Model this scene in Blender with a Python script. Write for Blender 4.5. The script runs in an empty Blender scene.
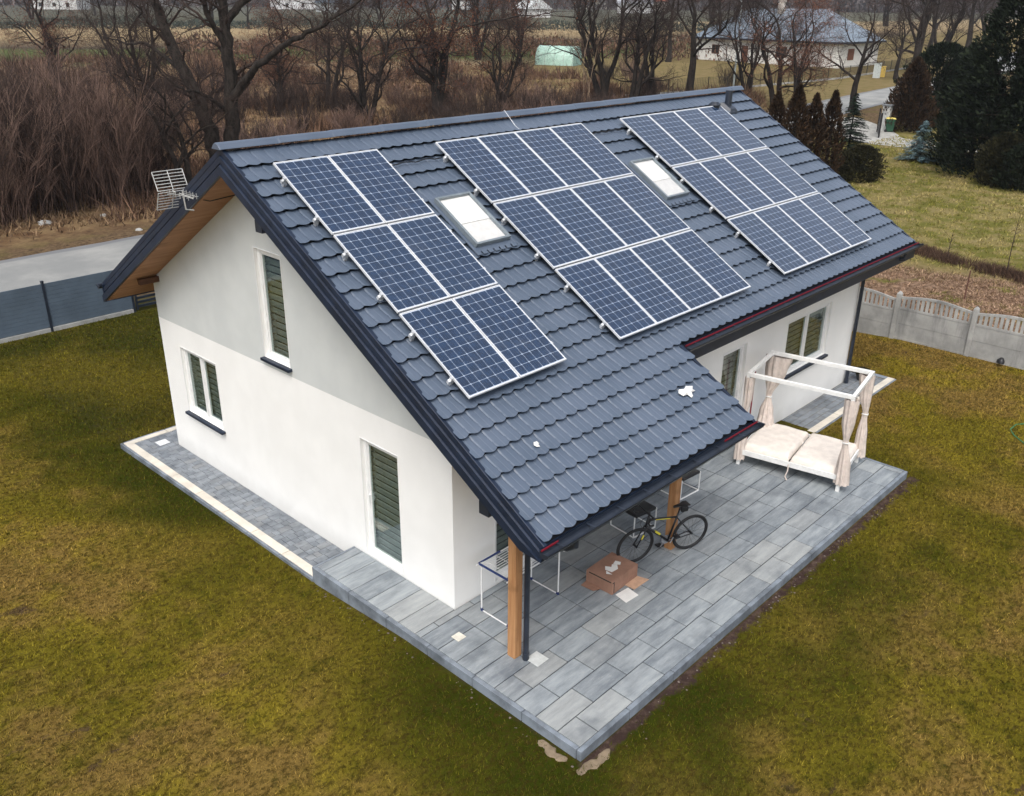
import bpy, math, random
import numpy as np
from mathutils import Vector, Matrix
R = math.radians
random.seed(4); rng = np.random.default_rng(4)
S = bpy.context.scene
COL = S.collection

# ---------------------------------------------------------------- camera, world, sun, exposure
CX, CY, CZ = -7.743, -12.916, 8.691
YAW, PITCH, ROLL, FPX = 43.44, -23.881, 0.513, 898.692
def cam_axes():
    y, p, r = R(YAW), R(PITCH), R(ROLL)
    F = Vector((math.cos(y)*math.cos(p), math.sin(y)*math.cos(p), math.sin(p)))
    Rt = F.cross(Vector((0, 0, 1))).normalized(); U = Rt.cross(F)
    return F, Rt*math.cos(r)+U*math.sin(r), -Rt*math.sin(r)+U*math.cos(r)
F_, R_, U_ = cam_axes()
cd = bpy.data.cameras.new('camera'); cam = bpy.data.objects.new('camera', cd); COL.objects.link(cam)
m = Matrix((R_, U_, -F_)).transposed().to_4x4(); m.translation = (CX, CY, CZ); cam.matrix_world = m
cd.sensor_width = 36; cd.lens = FPX/1024*36; cd.clip_start = .1; cd.clip_end = 5000
S.camera = cam

SUN_DIR = Vector((-.55, -.36, 1.05)).normalized()      # towards the sun behind the clouds
W = bpy.data.worlds.new('World'); S.world = W; W.use_nodes = True
nt = W.node_tree; bg = nt.nodes['Background']
sky = nt.nodes.new('ShaderNodeTexSky'); sky.sky_type = 'NISHITA'; sky.sun_disc = False
sky.sun_elevation = math.asin(SUN_DIR.z); sky.sun_rotation = math.atan2(SUN_DIR.x, SUN_DIR.y)
sky.air_density = 1.0; sky.dust_density = 4.0; sky.ozone_density = 1.0
hs = nt.nodes.new('ShaderNodeHueSaturation'); hs.inputs['Saturation'].default_value = .42
nt.links.new(sky.outputs[0], hs.inputs['Color']); nt.links.new(hs.outputs[0], bg.inputs[0])
bg.inputs[1].default_value = .135
sl = bpy.data.lights.new('sun', 'SUN'); sl.energy = 1.05; sl.angle = R(35); sl.color = (1, .965, .91)
so = bpy.data.objects.new('sun', sl); COL.objects.link(so)
so.rotation_euler = SUN_DIR.to_track_quat('Z', 'Y').to_euler()
S.view_settings.view_transform = 'Standard'; S.view_settings.look = 'None'
S.view_settings.exposure = 0.74; S.view_settings.gamma = 1
S.render.engine = 'CYCLES'; S.render.resolution_x = 1024; S.render.resolution_y = 796

# ---------------------------------------------------------------- measures
A = R(31.14); TA, CA, SA = math.tan(A), math.cos(A), math.sin(A)
H = 6.574; OV = .671; XR = 14.55; XS = 4.53; XH = 13.70
YF = -4.395; YB = 4.452; GR = -.27; SOF = .40
S_MAIN = 6.12; S_PORCH = 7.86; S_BACK = 6.25
def ground(x, y):
    r = math.hypot(x-CX, y-CY)
    return -.155-.145*min(max((y+4.2)/2.2, 0), 1)-.012*min(max(y, 0), 12)+.01*min(max(r-60, 0), 450)-.10*min(max((x-9.3)/1.2, 0), 1)
def ground_np(x, y):
    r = np.hypot(x-CX, y-CY)
    return -.155-.145*np.clip((y+4.2)/2.2, 0, 1)-.012*np.clip(y, 0, 12)+.01*np.clip(r-60, 0, 450)-.10*np.clip((x-9.3)/1.2, 0, 1)
def roofp(x, s, off=0): return Vector((x, -s*CA-off*SA, H-s*SA+off*CA))
def at(u, v, dz=0):            # the ground point seen at a place in the photograph (used once, to fix where things stand)
    d = F_+R_*((u-512)/FPX)+U_*((398-v)/FPX); o = Vector((CX, CY, CZ)); t = 1.
    while (o+d*t).z > ground(*(o+d*t).xy) and t < 3000: t *= 1.01
    a, b = t/1.01, t
    for _ in range(30):
        k = (a+b)/2
        if (o+d*k).z > ground(*(o+d*k).xy): a = k
        else: b = k
    p = o+d*a; return Vector((p.x, p.y, ground(p.x, p.y)+dz))

# ---------------------------------------------------------------- tagging
def tag(o, label=None, cat=None, group=None, kind=None):
    if label: o['label'] = label
    if cat: o['category'] = cat
    if group: o['group'] = group
    if kind: o['kind'] = kind
    return o
def thing(name, loc, label, cat, group=None, rz=0):
    o = bpy.data.objects.new(name, None); COL.objects.link(o); o.location = loc; o.rotation_euler = (0, 0, rz)
    o.empty_display_size = .2
    return tag(o, label, cat, group)
def copy_tree(o, parent=None):
    c = o.copy(); COL.objects.link(c); c.parent = parent
    for ch in list(o.children): copy_tree(ch, c)
    return c

# ---------------------------------------------------------------- mesh builder
class MB:
    def __init__(s): s.v = []; s.f = []; s.m = []; s.mi = 0
    def face(s, pts):
        n = len(s.v); s.v += [tuple(p) for p in pts]; s.f.append(tuple(range(n, n+len(pts)))); s.m.append(s.mi)
    def hexa(s, p):      # 8 points: bottom 0-3 ccw, top 4-7
        n = len(s.v); s.v += [tuple(q) for q in p]
        for f in ((3, 2, 1, 0), (4, 5, 6, 7), (0, 1, 5, 4), (1, 2, 6, 5), (2, 3, 7, 6), (3, 0, 4, 7)):
            s.f.append(tuple(n+i for i in f)); s.m.append(s.mi)
        return s
    def box(s, x0, x1, y0, y1, z0, z1):
        return s.hexa([(x0, y0, z0), (x1, y0, z0), (x1, y1, z0), (x0, y1, z0), (x0, y0, z1), (x1, y0, z1), (x1, y1, z1), (x0, y1, z1)])
    def bar(s, a, b, w, h=None, up=(0, 0, 1)):
        h = h or w; a, b = Vector(a), Vector(b); d = (b-a).normalized(); u = Vector(up)
        if abs(d.dot(u)) > .98: u = Vector((1, 0, 0))
        r = d.cross(u).normalized(); u = r.cross(d); r = r*w/2; u = u*h/2
        return s.hexa([a-r-u, a+r-u, b+r-u, b-r-u, a-r+u, a+r+u, b+r+u, b-r+u])
    def tube(s, pts, rad, n=8, cap=True):
        pts = [Vector(p) for p in pts]
        if not hasattr(rad, '__len__'): rad = [rad]*len(pts)
        base = len(s.v); prev = None
        for i, p in enumerate(pts):
            d = (pts[min(i+1, len(pts)-1)]-pts[max(i-1, 0)]).normalized()
            if prev is None:
                u = Vector((0, 0, 1)) if abs(d.z) < .9 else Vector((1, 0, 0))
            else: u = prev
            r = (u-d*u.dot(d)).normalized(); prev = r; t = d.cross(r)
            for k in range(n):
                a = 2*math.pi*k/n; s.v.append(tuple(p+(r*math.cos(a)+t*math.sin(a))*rad[i]))
        for i in range(len(pts)-1):
            for k in range(n):
                a = base+i*n+k; b = base+i*n+(k+1) % n
                s.f.append((a, b, b+n, a+n)); s.m.append(s.mi)
        if cap:
            s.f.append(tuple(base+k for k in reversed(range(n)))); s.m.append(s.mi)
            e = base+(len(pts)-1)*n; s.f.append(tuple(e+k for k in range(n))); s.m.append(s.mi)
        return s
    def prism(s, poly, lo, hi):     # poly: list of 2D mapped by functions lo/hi
        n = len(s.v); k = len(poly); s.v += [tuple(lo(*p)) for p in poly]+[tuple(hi(*p)) for p in poly]
        s.f.append(tuple(n+i for i in reversed(range(k)))); s.f.append(tuple(n+k+i for i in range(k))); s.m += [s.mi]*2
        for i in range(k):
            j = (i+1) % k; s.f.append((n+i, n+j, n+k+j, n+k+i)); s.m.append(s.mi)
        return s
    def build(s, name, mat, parent=None, origin=None, smooth=False, bevel=0, recalc=True):
        root = parent
        while root is not None and root.parent is not None: root = root.parent
        o3 = Vector(origin) if origin is not None else (Vector(root.location) if root is not None and not getattr(s, 'local', False) else Vector((0, 0, 0)))
        me = bpy.data.meshes.new(name); me.from_pydata([tuple(Vector(p)-o3) for p in s.v], [], s.f)
        mats = mat if isinstance(mat, (list, tuple)) else [mat]
        for q in mats: me.materials.append(q)
        if len(mats) > 1: me.polygons.foreach_set('material_index', s.m)
        if recalc:
            import bmesh
            bm = bmesh.new(); bm.from_mesh(me); bmesh.ops.recalc_face_normals(bm, faces=bm.faces); bm.to_mesh(me); bm.free()
        if smooth: me.polygons.foreach_set('use_smooth', [True]*len(me.polygons))
        ob = bpy.data.objects.new(name, me); COL.objects.link(ob)
        if root is not None: ob.parent = parent
        elif origin is not None: ob.location = o3
        if bevel:
            b = ob.modifiers.new('bevel', 'BEVEL'); b.width = bevel; b.segments = 2; b.limit_method = 'ANGLE'
        return ob
def LMB():
    b = MB(); b.local = True; return b
def np_mesh(name, verts, k, mat, parent=None, origin=None, smooth=False):   # verts (N*k,3): N separate k-gons
    n = len(verts)//k; me = bpy.data.meshes.new(name)
    v = np.asarray(verts, np.float32)
    if origin is not None: v = v-np.array(origin, np.float32)
    me.vertices.add(len(v)); me.vertices.foreach_set('co', v.ravel())
    me.loops.add(len(v)); me.loops.foreach_set('vertex_index', np.arange(len(v), dtype=np.int32))
    me.polygons.add(n); me.polygons.foreach_set('loop_start', np.arange(0, n*k, k, dtype=np.int32))
    me.update(); me.validate(); me.materials.append(mat)
    if smooth: me.polygons.foreach_set('use_smooth', [True]*n)
    o = bpy.data.objects.new(name, me); COL.objects.link(o)
    if parent: o.parent = parent
    elif origin is not None: o.location = origin
    return o

# ---------------------------------------------------------------- materials
class NT:
    def __init__(s, name):
        s.mat = bpy.data.materials.new(name); s.mat.use_nodes = True; s.t = s.mat.node_tree
        s.p = s.t.nodes['Principled BSDF']; s.out = s.t.nodes['Material Output']
    def n(s, typ, **kw):
        x = s.t.nodes.new(typ)
        for k, v in kw.items(): setattr(x, k, v)
        return x
    def set(s, sock, v):
        if isinstance(v, bpy.types.NodeSocket): s.t.links.new(v, sock)
        elif isinstance(v, (tuple, list)) and len(v) == 3 and sock.type == 'RGBA': sock.default_value = (*v, 1)
        else: sock.default_value = v
    def math(s, op, a, b=0., c=0., clamp=False):
        x = s.n('ShaderNodeMath', operation=op); x.use_clamp = clamp
        s.set(x.inputs[0], a); s.set(x.inputs[1], b); s.set(x.inputs[2], c); return x.outputs[0]
    def mix(s, f, a, b, typ='MIX'):
        x = s.n('ShaderNodeMix', data_type='RGBA', blend_type=typ)
        s.set(x.inputs[0], f); s.set(x.inputs[6], a); s.set(x.inputs[7], b); return x.outputs[2]
    def ramp(s, v, a, b, lo=0., hi=1.):
        x = s.n('ShaderNodeMapRange', interpolation_type='SMOOTHSTEP')
        s.set(x.inputs[0], v); x.inputs[1].default_value = a; x.inputs[2].default_value = b
        x.inputs[3].default_value = lo; x.inputs[4].default_value = hi; return x.outputs[0]
    def noise(s, scale, detail=4, rough=.55, vec=None, col=False):
        x = s.n('ShaderNodeTexNoise'); x.inputs['Scale'].default_value = scale
        x.inputs['Detail'].default_value = detail; x.inputs['Roughness'].default_value = rough
        s.t.links.new(vec or s.pos(), x.inputs['Vector']); return x.outputs['Color' if col else 'Fac']
    def geo(s):
        if not hasattr(s, '_g'): s._g = s.n('ShaderNodeNewGeometry')
        return s._g
    def pos(s): return s.geo().outputs['Position']
    def obj(s): return s.n('ShaderNodeTexCoord').outputs['Object']
    def island(s): return s.geo().outputs['Random Per Island']
    def rand(s): return s.n('ShaderNodeObjectInfo').outputs['Random']
    def xyz(s, v):
        x = s.n('ShaderNodeSeparateXYZ'); s.t.links.new(v, x.inputs[0]); return x.outputs
    def scale(s, v, sc):
        x = s.n('ShaderNodeMapping'); x.inputs['Scale'].default_value = sc; s.t.links.new(v, x.inputs[0]); return x.outputs[0]
    def bump(s, h, strength=.3, dist=.01):
        x = s.n('ShaderNodeBump'); x.inputs['Strength'].default_value = strength; x.inputs['Distance'].default_value = dist
        s.set(x.inputs['Height'], h); s.t.links.new(x.outputs[0], s.p.inputs['Normal'])
    def fin(s, color=None, rough=.6, metal=0., spec=.5):
        if color is not None: s.set(s.p.inputs['Base Color'], color)
        s.set(s.p.inputs['Roughness'], rough); s.set(s.p.inputs['Metallic'], metal)
        s.set(s.p.inputs['Specular IOR Level'], spec); return s.mat
def simple(name, col, rough=.6, metal=0., var=.12, scale=8., spec=.5, bump=0.):
    t = NT(name); n = t.noise(scale, 5, .6)
    c = t.mix(t.ramp(n, .3, .7), tuple(x*(1-var) for x in col), tuple(min(1, x*(1+var)) for x in col))
    if bump: t.bump(t.noise(scale*6, 4, .6), bump, .01)
    return t.fin(c, rough, metal, spec)

def ground_colour(t, blades=False):
    """lawn / neighbour's grass / weedy field, by where the point lies"""
    P = t.pos(); x, y, z = t.xyz(P)
    big = t.noise(.16, 3, .5); mid = t.noise(.8, 4, .6); fine = t.noise(7., 5, .7); finer = t.noise(28., 3, .7)
    g1, g2, g3 = (.036, .048, .004), (.260, .200, .022), (.235, .150, .045)
    # mossy green near the house, yellower and browner away from it
    dx = t.math('MAXIMUM', t.math('SUBTRACT', -.9, x), t.math('SUBTRACT', x, 9.5)); dy = t.math('SUBTRACT', -7.7, y)
    dh = t.math('MAXIMUM', t.math('MAXIMUM', dx, dy), 0.)
    far = t.ramp(t.math('ADD', dh, t.math('MULTIPLY', t.math('SUBTRACT', mid, .5), 4.0)), .0, 3.2)
    k = t.math('ADD', t.math('MULTIPLY', far, .58), t.math('MULTIPLY', t.ramp(big, .42, .58), .42), clamp=True)
    lawn = t.mix(k, g1, g2)
    br = t.math('MULTIPLY', t.ramp(t.noise(.33, 5, .7), .42, .58), t.math('MULTIPLY', far, .9))
    lawn = t.mix(br, lawn, g3)
    lawn = t.mix(t.ramp(t.noise(15., 4, .7, t.scale(t.pos(), (.8, 1.2, 1))), .46, .62, 0, .78), lawn, (.050, .036, .008))
    lawn = t.mix(t.ramp(fine, .5, .72, 0, .6), lawn, (.065, .040, .010))
    lawn = t.mix(t.ramp(t.noise(3., 5, .75), .52, .68, 0, .6), lawn, (.035, .042, .003))
    lawn = t.mix(t.math('MULTIPLY', t.ramp(t.noise(1.5, 6, .78, t.scale(P, (.7, 1.3, 1))), .60, .68, 0, .8), far), lawn, (.075, .048, .032))
    lawn = t.mix(t.ramp(finer, .58, .8, 0, .3), lawn, (.24, .18, .05))
    nb = t.mix(t.ramp(mid, .4, .62), (.155, .15, .035), (.27, .22, .09))
    nb = t.mix(t.ramp(t.noise(2.6, 5, .7), .5, .72, 0, .75), nb, (.32, .25, .14))
    lf = t.math('MULTIPLY', t.ramp(t.math('ADD', x, t.math('MULTIPLY', mid, 3.)), 26.8, 29.8, 1, 0), t.ramp(t.math('ADD', mid, t.math('MULTIPLY', big, .5)), .56, .74))
    leaf = t.mix(t.ramp(t.noise(5., 5, .7), .35, .65), (.13, .08, .05), (.36, .24, .165))
    nb = t.mix(lf, nb, leaf)
    field = t.mix(t.ramp(mid, .35, .65), (.15, .085, .045), (.30, .205, .11))
    field = t.mix(t.ramp(t.noise(.25, 4, .6), .5, .66, 0, .7), field, (.30, .215, .12))
    field = t.mix(t.ramp(t.noise(1.9, 5, .7), .5, .75, 0, .8), field, (.05, .032, .022))
    # distant strips of stubble and winter green
    wv = t.noise(.02, 2, .5)
    yy = t.math('ADD', t.math('ADD', y, t.math('MULTIPLY', x, .45)), t.math('MULTIPLY', wv, 60.))
    strips = t.n('ShaderNodeValToRGB'); t.set(strips.inputs[0], t.math('DIVIDE', yy, 600., clamp=True))
    cr = strips.color_ramp; cr.interpolation = 'LINEAR'
    els = [(0, (.16, .10, .06)), (.21, (.17, .115, .07)), (.235, (.36, .25, .15)), (.27, (.33, .24, .15)), (.285, (.10, .13, .04)), (.34, (.12, .15, .05)), (.36, (.09, .07, .05)), (.42, (.42, .31, .17)), (.52, (.46, .35, .2)), (.56, (.13, .13, .09)), (1, (.12, .12, .10))]
    cr.elements[0].position = 0; cr.elements[0].color = (*els[0][1], 1); cr.elements[1].position = 1; cr.elements[1].color = (*els[-1][1], 1)
    for p, c in els[1:-1]:
        e = cr.elements.new(p); e.color = (*c, 1)
    fd = t.ramp(t.math('ADD', y, t.math('MULTIPLY', x, .35)), 85., 125.)
    field = t.mix(fd, field, t.mix(t.ramp(mid, .4, .7, 0, .5), strips.outputs[0], (.10, .08, .055)))
    verge = t.mix(t.ramp(t.noise(4.5, 6, .78), .38, .62), (.24, .165, .095), (.085, .058, .036)); verge = t.mix(t.ramp(mid, .45, .65, 0, .6), verge, (.15, .125, .045))
    isn = t.ramp(x, 17.9, 18.1); isf = t.ramp(t.math('SUBTRACT', y, t.math('MULTIPLY', t.math('MAXIMUM', t.math('SUBTRACT', x, 10.), 0.), .035)), 14.6, 16.6)
    c = t.mix(isn, lawn, nb); vf = t.mix(t.ramp(t.math('SUBTRACT', y, t.math('MULTIPLY', x, .06)), 24., 26.5), verge, field)
    far_g = t.math('MULTIPLY', t.ramp(x, 68., 76.), t.ramp(t.math('SUBTRACT', y, t.math('MULTIPLY', x, .06)), 24., 24.2))
    vf = t.mix(t.math('MULTIPLY', far_g, t.ramp(y, 90, 75)), vf, t.mix(t.ramp(mid, .35, .7), (.20, .16, .065), (.27, .20, .10)))
    return t.mix(isf, c, vf), dh, fine, mid
t = NT('ground'); gc, dh, fine, mid = ground_colour(t)
x_, y_, z_ = t.xyz(t.pos())
inx = t.math('MULTIPLY', t.ramp(x_, -1.0, -.8), t.ramp(x_, 9.5, 9.75, 1, 0)); 
soil = t.math('MULTIPLY', t.ramp(t.math('ADD', dh, t.math('MULTIPLY', fine, .45)),   .12, .30, 1, 0), t.ramp(x_, 9.6, 9.9, 1, 0))
soil2 = t.math('MULTIPLY', t.ramp(t.math('ADD', t.math('ADD', dh, t.math('MULTIPLY', fine, .45)), t.math('MULTIPLY', t.math('SUBTRACT', t.noise(2.2, 3, .6), .5), .5)), .30, .42, 1, 0), t.math('MULTIPLY', t.ramp(x_, 9.6, 9.9, 1, 0), t.ramp(y_, -7.72, -7.66, 1, 0)))
soil = t.math('MAXIMUM', t.math('MULTIPLY', soil, t.ramp(y_, -1.9, -2.6, .35, .7)), soil2)
gc = t.mix(soil, gc, t.mix(t.ramp(fine, .4, .7), (.055, .035, .03), (.13, .09, .07)))
gc = t.mix(.28, gc, (0., 0., 0.))
t.bump(t.math('ADD', fine, t.math('MULTIPLY', mid, 1.5)), .6, .06)
M_ground = t.fin(gc, .95, 0, .03)
def blade_mat(name, gain=1.):
    t = NT(name); c, *_ = ground_colour(t, True); i = t.island()
    c = t.mix(t.ramp(i, .3, 1, .0, .28), c, t.mix(.55, c, (.30, .22, .04)))
    k = t.math('MULTIPLY_ADD', t.math('POWER', t.math('FRACT', t.math('MULTIPLY', i, 37.)), 1.6), 1.1, .45*gain)
    c = t.mix(1., c, t.n('ShaderNodeCombineColor').outputs[0], 'MIX') if False else c
    m = t.n('ShaderNodeVectorMath', operation='SCALE'); t.set(m.inputs[0], c); t.set(m.inputs[3], k)
    t.set(t.p.inputs['Subsurface Weight'], 0.); return t.fin(m.outputs[0], .9, 0, .02)
M_blade = blade_mat('grass_blades', 1.45)

def mat_plaster():
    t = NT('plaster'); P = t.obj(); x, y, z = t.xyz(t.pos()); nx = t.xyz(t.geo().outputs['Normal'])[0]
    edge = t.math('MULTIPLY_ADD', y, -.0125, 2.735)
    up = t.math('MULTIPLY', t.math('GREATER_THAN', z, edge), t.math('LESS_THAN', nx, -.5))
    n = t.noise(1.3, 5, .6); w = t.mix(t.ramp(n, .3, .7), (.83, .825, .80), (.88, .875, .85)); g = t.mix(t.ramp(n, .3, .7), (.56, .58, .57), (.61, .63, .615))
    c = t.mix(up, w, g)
    # splash dirt by the foot of the wall
    dirt = t.math('MULTIPLY', t.ramp(t.math('ADD', z, t.math('MULTIPLY', t.noise(3., 5, .7), .35)), -.1, .35, 1, 0), .28)
    c = t.mix(dirt, c, (.42, .40, .36)); t.bump(t.noise(160., 3, .7), .35, .004)
    return t.fin(c, .9, 0, .2)
M_plaster = mat_plaster()
def mat_tile():
    t = NT('coated_steel_tiles'); n = t.noise(1.2, 4, .55); f = t.noise(40., 4, .7)
    c = t.mix(t.ramp(n, .3, .7), (.072, .098, .140), (.092, .120, .168)); c = t.mix(t.ramp(f, .55, .8, 0, .35), c, (.10, .12, .15))
    c = t.mix(t.ramp(t.noise(3., 6, .75, t.scale(t.pos(), (1.6, .3, .3))), .56, .75, 0, .22), c, (.15, .16, .17))
    t.bump(f, .08, .003); return t.fin(c, t.ramp(n, .2, .8, .33, .44), 0, .75)
M_tile = mat_tile()
M_navy = simple('dark_blue_sheet_metal', (.010, .018, .038), .42, 0, .25, 3., .45)
M_navyd = simple('dark_gutter_steel', (.016, .022, .035), .4, 0, .25, 4., .6)
M_red = simple('dark_red_film', (.20, .008, .02), .5)
def mat_wood(name, c1, c2, sc, rough=.7):
    t = NT(name); v = t.scale(t.pos(), sc); n = t.noise(1., 6, .65, v); k = t.noise(2.3, 3, .5)
    c = t.mix(t.ramp(n, .3, .7), c1, c2); c = t.mix(t.ramp(k, .6, .75, 0, .5), c, tuple(x*.55 for x in c1)); t.bump(n, .25, .004)
    return t.fin(c, rough, 0, .3)
M_soffit = mat_wood('stained_soffit_boards', (.30, .145, .065), (.42, .22, .11), (1.2, 10, 10))
M_darkwood = mat_wood('dark_stained_beam', (.07, .03, .015), (.12, .055, .025), (1.2, 10, 10))
M_post = mat_wood('pine_post', (.36, .17, .07), (.52, .28, .13), (14, 14, .9))
M_white = simple('white_upvc', (.80, .80, .79), .35, 0, .04)
M_whitep = simple('white_painted_wood', (.78, .78, .76), .5, 0, .08, 5.)
M_alu = simple('aluminium_frame', (.74, .75, .76), .35, .35, .05)
M_rail = simple('mounting_aluminium', (.70, .71, .72), .4, .5, .1)
M_black = simple('black_plastic', (.012, .012, .014), .45, 0, .3)
M_rubber = simple('black_rubber', (.015, .015, .016), .7, 0, .3)
M_slat = simple('blind_slats', (.30, .31, .31), .6, 0, .1)
M_dark = simple('dark_interior', (.012, .013, .013), .9)
def facing(t, base):
    d = t.n('ShaderNodeVectorMath', operation='DOT_PRODUCT'); g = t.geo(); t.set(d.inputs[0], g.outputs['Normal']); t.set(d.inputs[1], g.outputs['Incoming'])
    q = t.math('SUBTRACT', 1., t.math('ABSOLUTE', d.outputs['Value'])); return t.math('MULTIPLY_ADD', t.math('POWER', q, 4.), 1-base, base, clamp=True)
def mat_glass():
    t = NT('window_glass'); L = t.t.links
    tr = t.n('ShaderNodeBsdfTransparent'); tr.inputs[0].default_value = (.80, .85, .83, 1)
    gl = t.n('ShaderNodeBsdfGlossy'); gl.inputs['Roughness'].default_value = .02; gl.inputs[0].default_value = (.9, .95, .95, 1)
    mx = t.n('ShaderNodeMixShader'); t.set(mx.inputs[0], facing(t, .10))
    L.new(tr.outputs[0], mx.inputs[1]); L.new(gl.outputs[0], mx.inputs[2]); L.new(mx.outputs[0], t.out.inputs[0]); return t.mat
M_glass = mat_glass()
def mat_cells():
    t = NT('solar_cells'); x, y, z = t.xyz(t.obj()); p = .1585
    def dist(v, off, q):
        f = t.math('FRACT', t.math('DIVIDE', t.math('ADD', v, off), q)); return t.math('MULTIPLY', t.math('MINIMUM', f, t.math('SUBTRACT', 1., f)), q)
    dx = dist(x, -.0225, p); dy = dist(y, .0325+10*p, p)
    line = t.math('LESS_THAN', t.math('MINIMUM', dx, dy), .0028)
    dia = t.math('LESS_THAN', t.math('ADD', dx, dy), .0175)
    inside = t.math('MULTIPLY', t.math('LESS_THAN', t.math('ABSOLUTE', t.math('SUBTRACT', x, .498)), .4765), t.math('LESS_THAN', t.math('ABSOLUTE', t.math('ADD', y, .825)), .796))
    bus = t.math('LESS_THAN', dist(x, -.0225+p/8, p/4), .0007)
    n = t.noise(9., 3, .6)
    cid = t.noise(1., 0, .5, t.scale(t.pos(), (3.1, 3.1, 3.1)))
    c = t.mix(t.ramp(n, .3, .7), (.006, .019, .050), (.012, .034, .084))
    c = t.mix(t.math('MULTIPLY', t.rand(), .35), c, (.016, .036, .072)); c = t.mix(t.ramp(t.noise(1.7, 5, .7), .5, .8, 0, .12), c, (.2, .2, .2))
    c = t.mix(t.math('MULTIPLY', bus, .6), c, (.16, .19, .25)); m = t.math('MAXIMUM', line, dia)
    c = t.mix(m, c, (.33, .39, .49)); c = t.mix(inside, (.60, .64, .70), c)
    m2 = t.fin(c, .13, 0, .5); t.p.inputs['Coat Weight'].default_value = .85; t.p.inputs['Coat Roughness'].default_value = .05
    return m2
M_cells = mat_cells()
def mat_slab(name, lo, hi, streak, tint):
    t = NT(name); i = t.island(); v = t.scale(t.pos(), streak); n = t.noise(1., 6, .7, v); m = t.noise(1.1, 4, .6)
    k = t.math('ADD', t.math('MULTIPLY', i, .16), t.math('MULTIPLY', n, 1.05))
    c = t.mix(t.ramp(k, .28, .92), lo, hi)
    c = t.mix(t.ramp(t.math('FRACT', t.math('MULTIPLY', i, 17.)), .5, 1, 0, .30), c, tint)
    c = t.mix(t.ramp(m, .5, .72, 0, .6), c, tuple(q*.75 for q in lo)); c = t.mix(t.ramp(t.noise(6., 4, .7, v), .55, .7, 0, .35), c, tint); t.bump(n, .3, .004)
    return t.fin(c, t.ramp(n, .3, .7, .5, .75), 0, .4)
M_slab = mat_slab('concrete_slabs', (.125, .146, .17), (.33, .36, .375), (1.6, 8, 8), (.43, .42, .38))
M_paver = mat_slab('small_pavers', (.10, .115, .135), (.27, .295, .32), (5, 7, 7), (.26, .255, .24))
M_slabk = simple('slab_edging', (.17, .195, .225), .7, 0, .4, 2.5, .4, .3)
M_joint = simple('joint_sand', (.022, .026, .032), .9)
M_cream = simple('cream_kerb', (.62, .57, .49), .8, 0, .12, 3.)
def mat_asphalt():
    t = NT('worn_asphalt'); n = t.noise(.35, 4, .6); f = t.noise(30., 3, .7); x, y, z = t.xyz(t.pos())
    c = t.mix(t.ramp(n, .35, .65), (.22, .225, .22), (.31, .31, .295)); c = t.mix(t.ramp(f, .5, .75, 0, .3), c, (.12, .12, .12))
    e = t.ramp(t.math('ADD', t.math('ABSOLUTE', t.math('SUBTRACT', t.math('SUBTRACT', y, 21.), t.math('MULTIPLY', t.math('MAXIMUM', t.math('SUBTRACT', x, 12.), 0.), .075))), t.math('MULTIPLY', n, 1.1)), 2.7, 2.95)
    c = t.mix(t.math('MULTIPLY', e, .6), c, (.10, .105, .12)); t.bump(f, .3, .01); return t.fin(c, .85, 0, .3)
M_asph = mat_asphalt()
M_gravel = simple('pale_gravel', (.36, .355, .33), .9, 0, .25, 4., .2, .6)
M_cardb = simple('cardboard', (.30, .17, .12), .85, 0, .12, 6., .2)
M_paper = simple('white_paper', (.74, .73, .70), .8, 0, .05); M_paper2 = simple('white_blind_cloth', (.86, .85, .81), .8, 0, .03)
def mat_bark(name, lo, hi):
    t = NT(name); n = t.noise(6., 5, .7, t.scale(t.obj(), (1, 1, .35)))
    c = t.mix(t.ramp(n, .3, .7), lo, hi); t.bump(n, .5, .03); return t.fin(c, .9, 0, .2)
M_bark = mat_bark('dark_bark', (.010, .008, .007), (.042, .034, .028))
M_twig = simple('twigs', (.042, .029, .024), .9, 0, .4, 1.5, .2)
M_stemlt = simple('pale_stems', (.26, .19, .13), .9, 0, .3, .5, .2)
def leaf_mat(name, lo, hi):
    t = NT(name); i = t.island(); n = t.noise(1.3, 3, .6)
    c = t.mix(t.ramp(t.math('MULTIPLY_ADD', i, .5, t.math('MULTIPLY', n, .6)), .25, .85), lo, hi)
    return t.fin(c, .8, 0, .2)
M_twig2 = leaf_mat('mauve_twigs', (.040, .026, .022), (.21, .135, .105))
M_rust = leaf_mat('dead_leaves', (.085, .032, .02), (.21, .095, .055))
M_thuja = leaf_mat('winter_thuja_scales', (.011, .007, .004), (.060, .033, .016))
M_con = leaf_mat('dark_conifer_needles', (.003, .006, .003), (.018, .026, .012))
M_spr = leaf_mat('spruce_needles', (.005, .011, .007), (.024, .040, .024))
M_blue = leaf_mat('blue_spruce_needles', (.07, .13, .14), (.24, .34, .36))
M_box = leaf_mat('round_bush_leaves', (.007, .008, .004), (.040, .036, .013))
M_weed = leaf_mat('dry_weeds', (.085, .052, .031), (.30, .20, .115))
M_weedd = leaf_mat('brown_brush', (.06, .034, .025), (.20, .115, .07))

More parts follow.
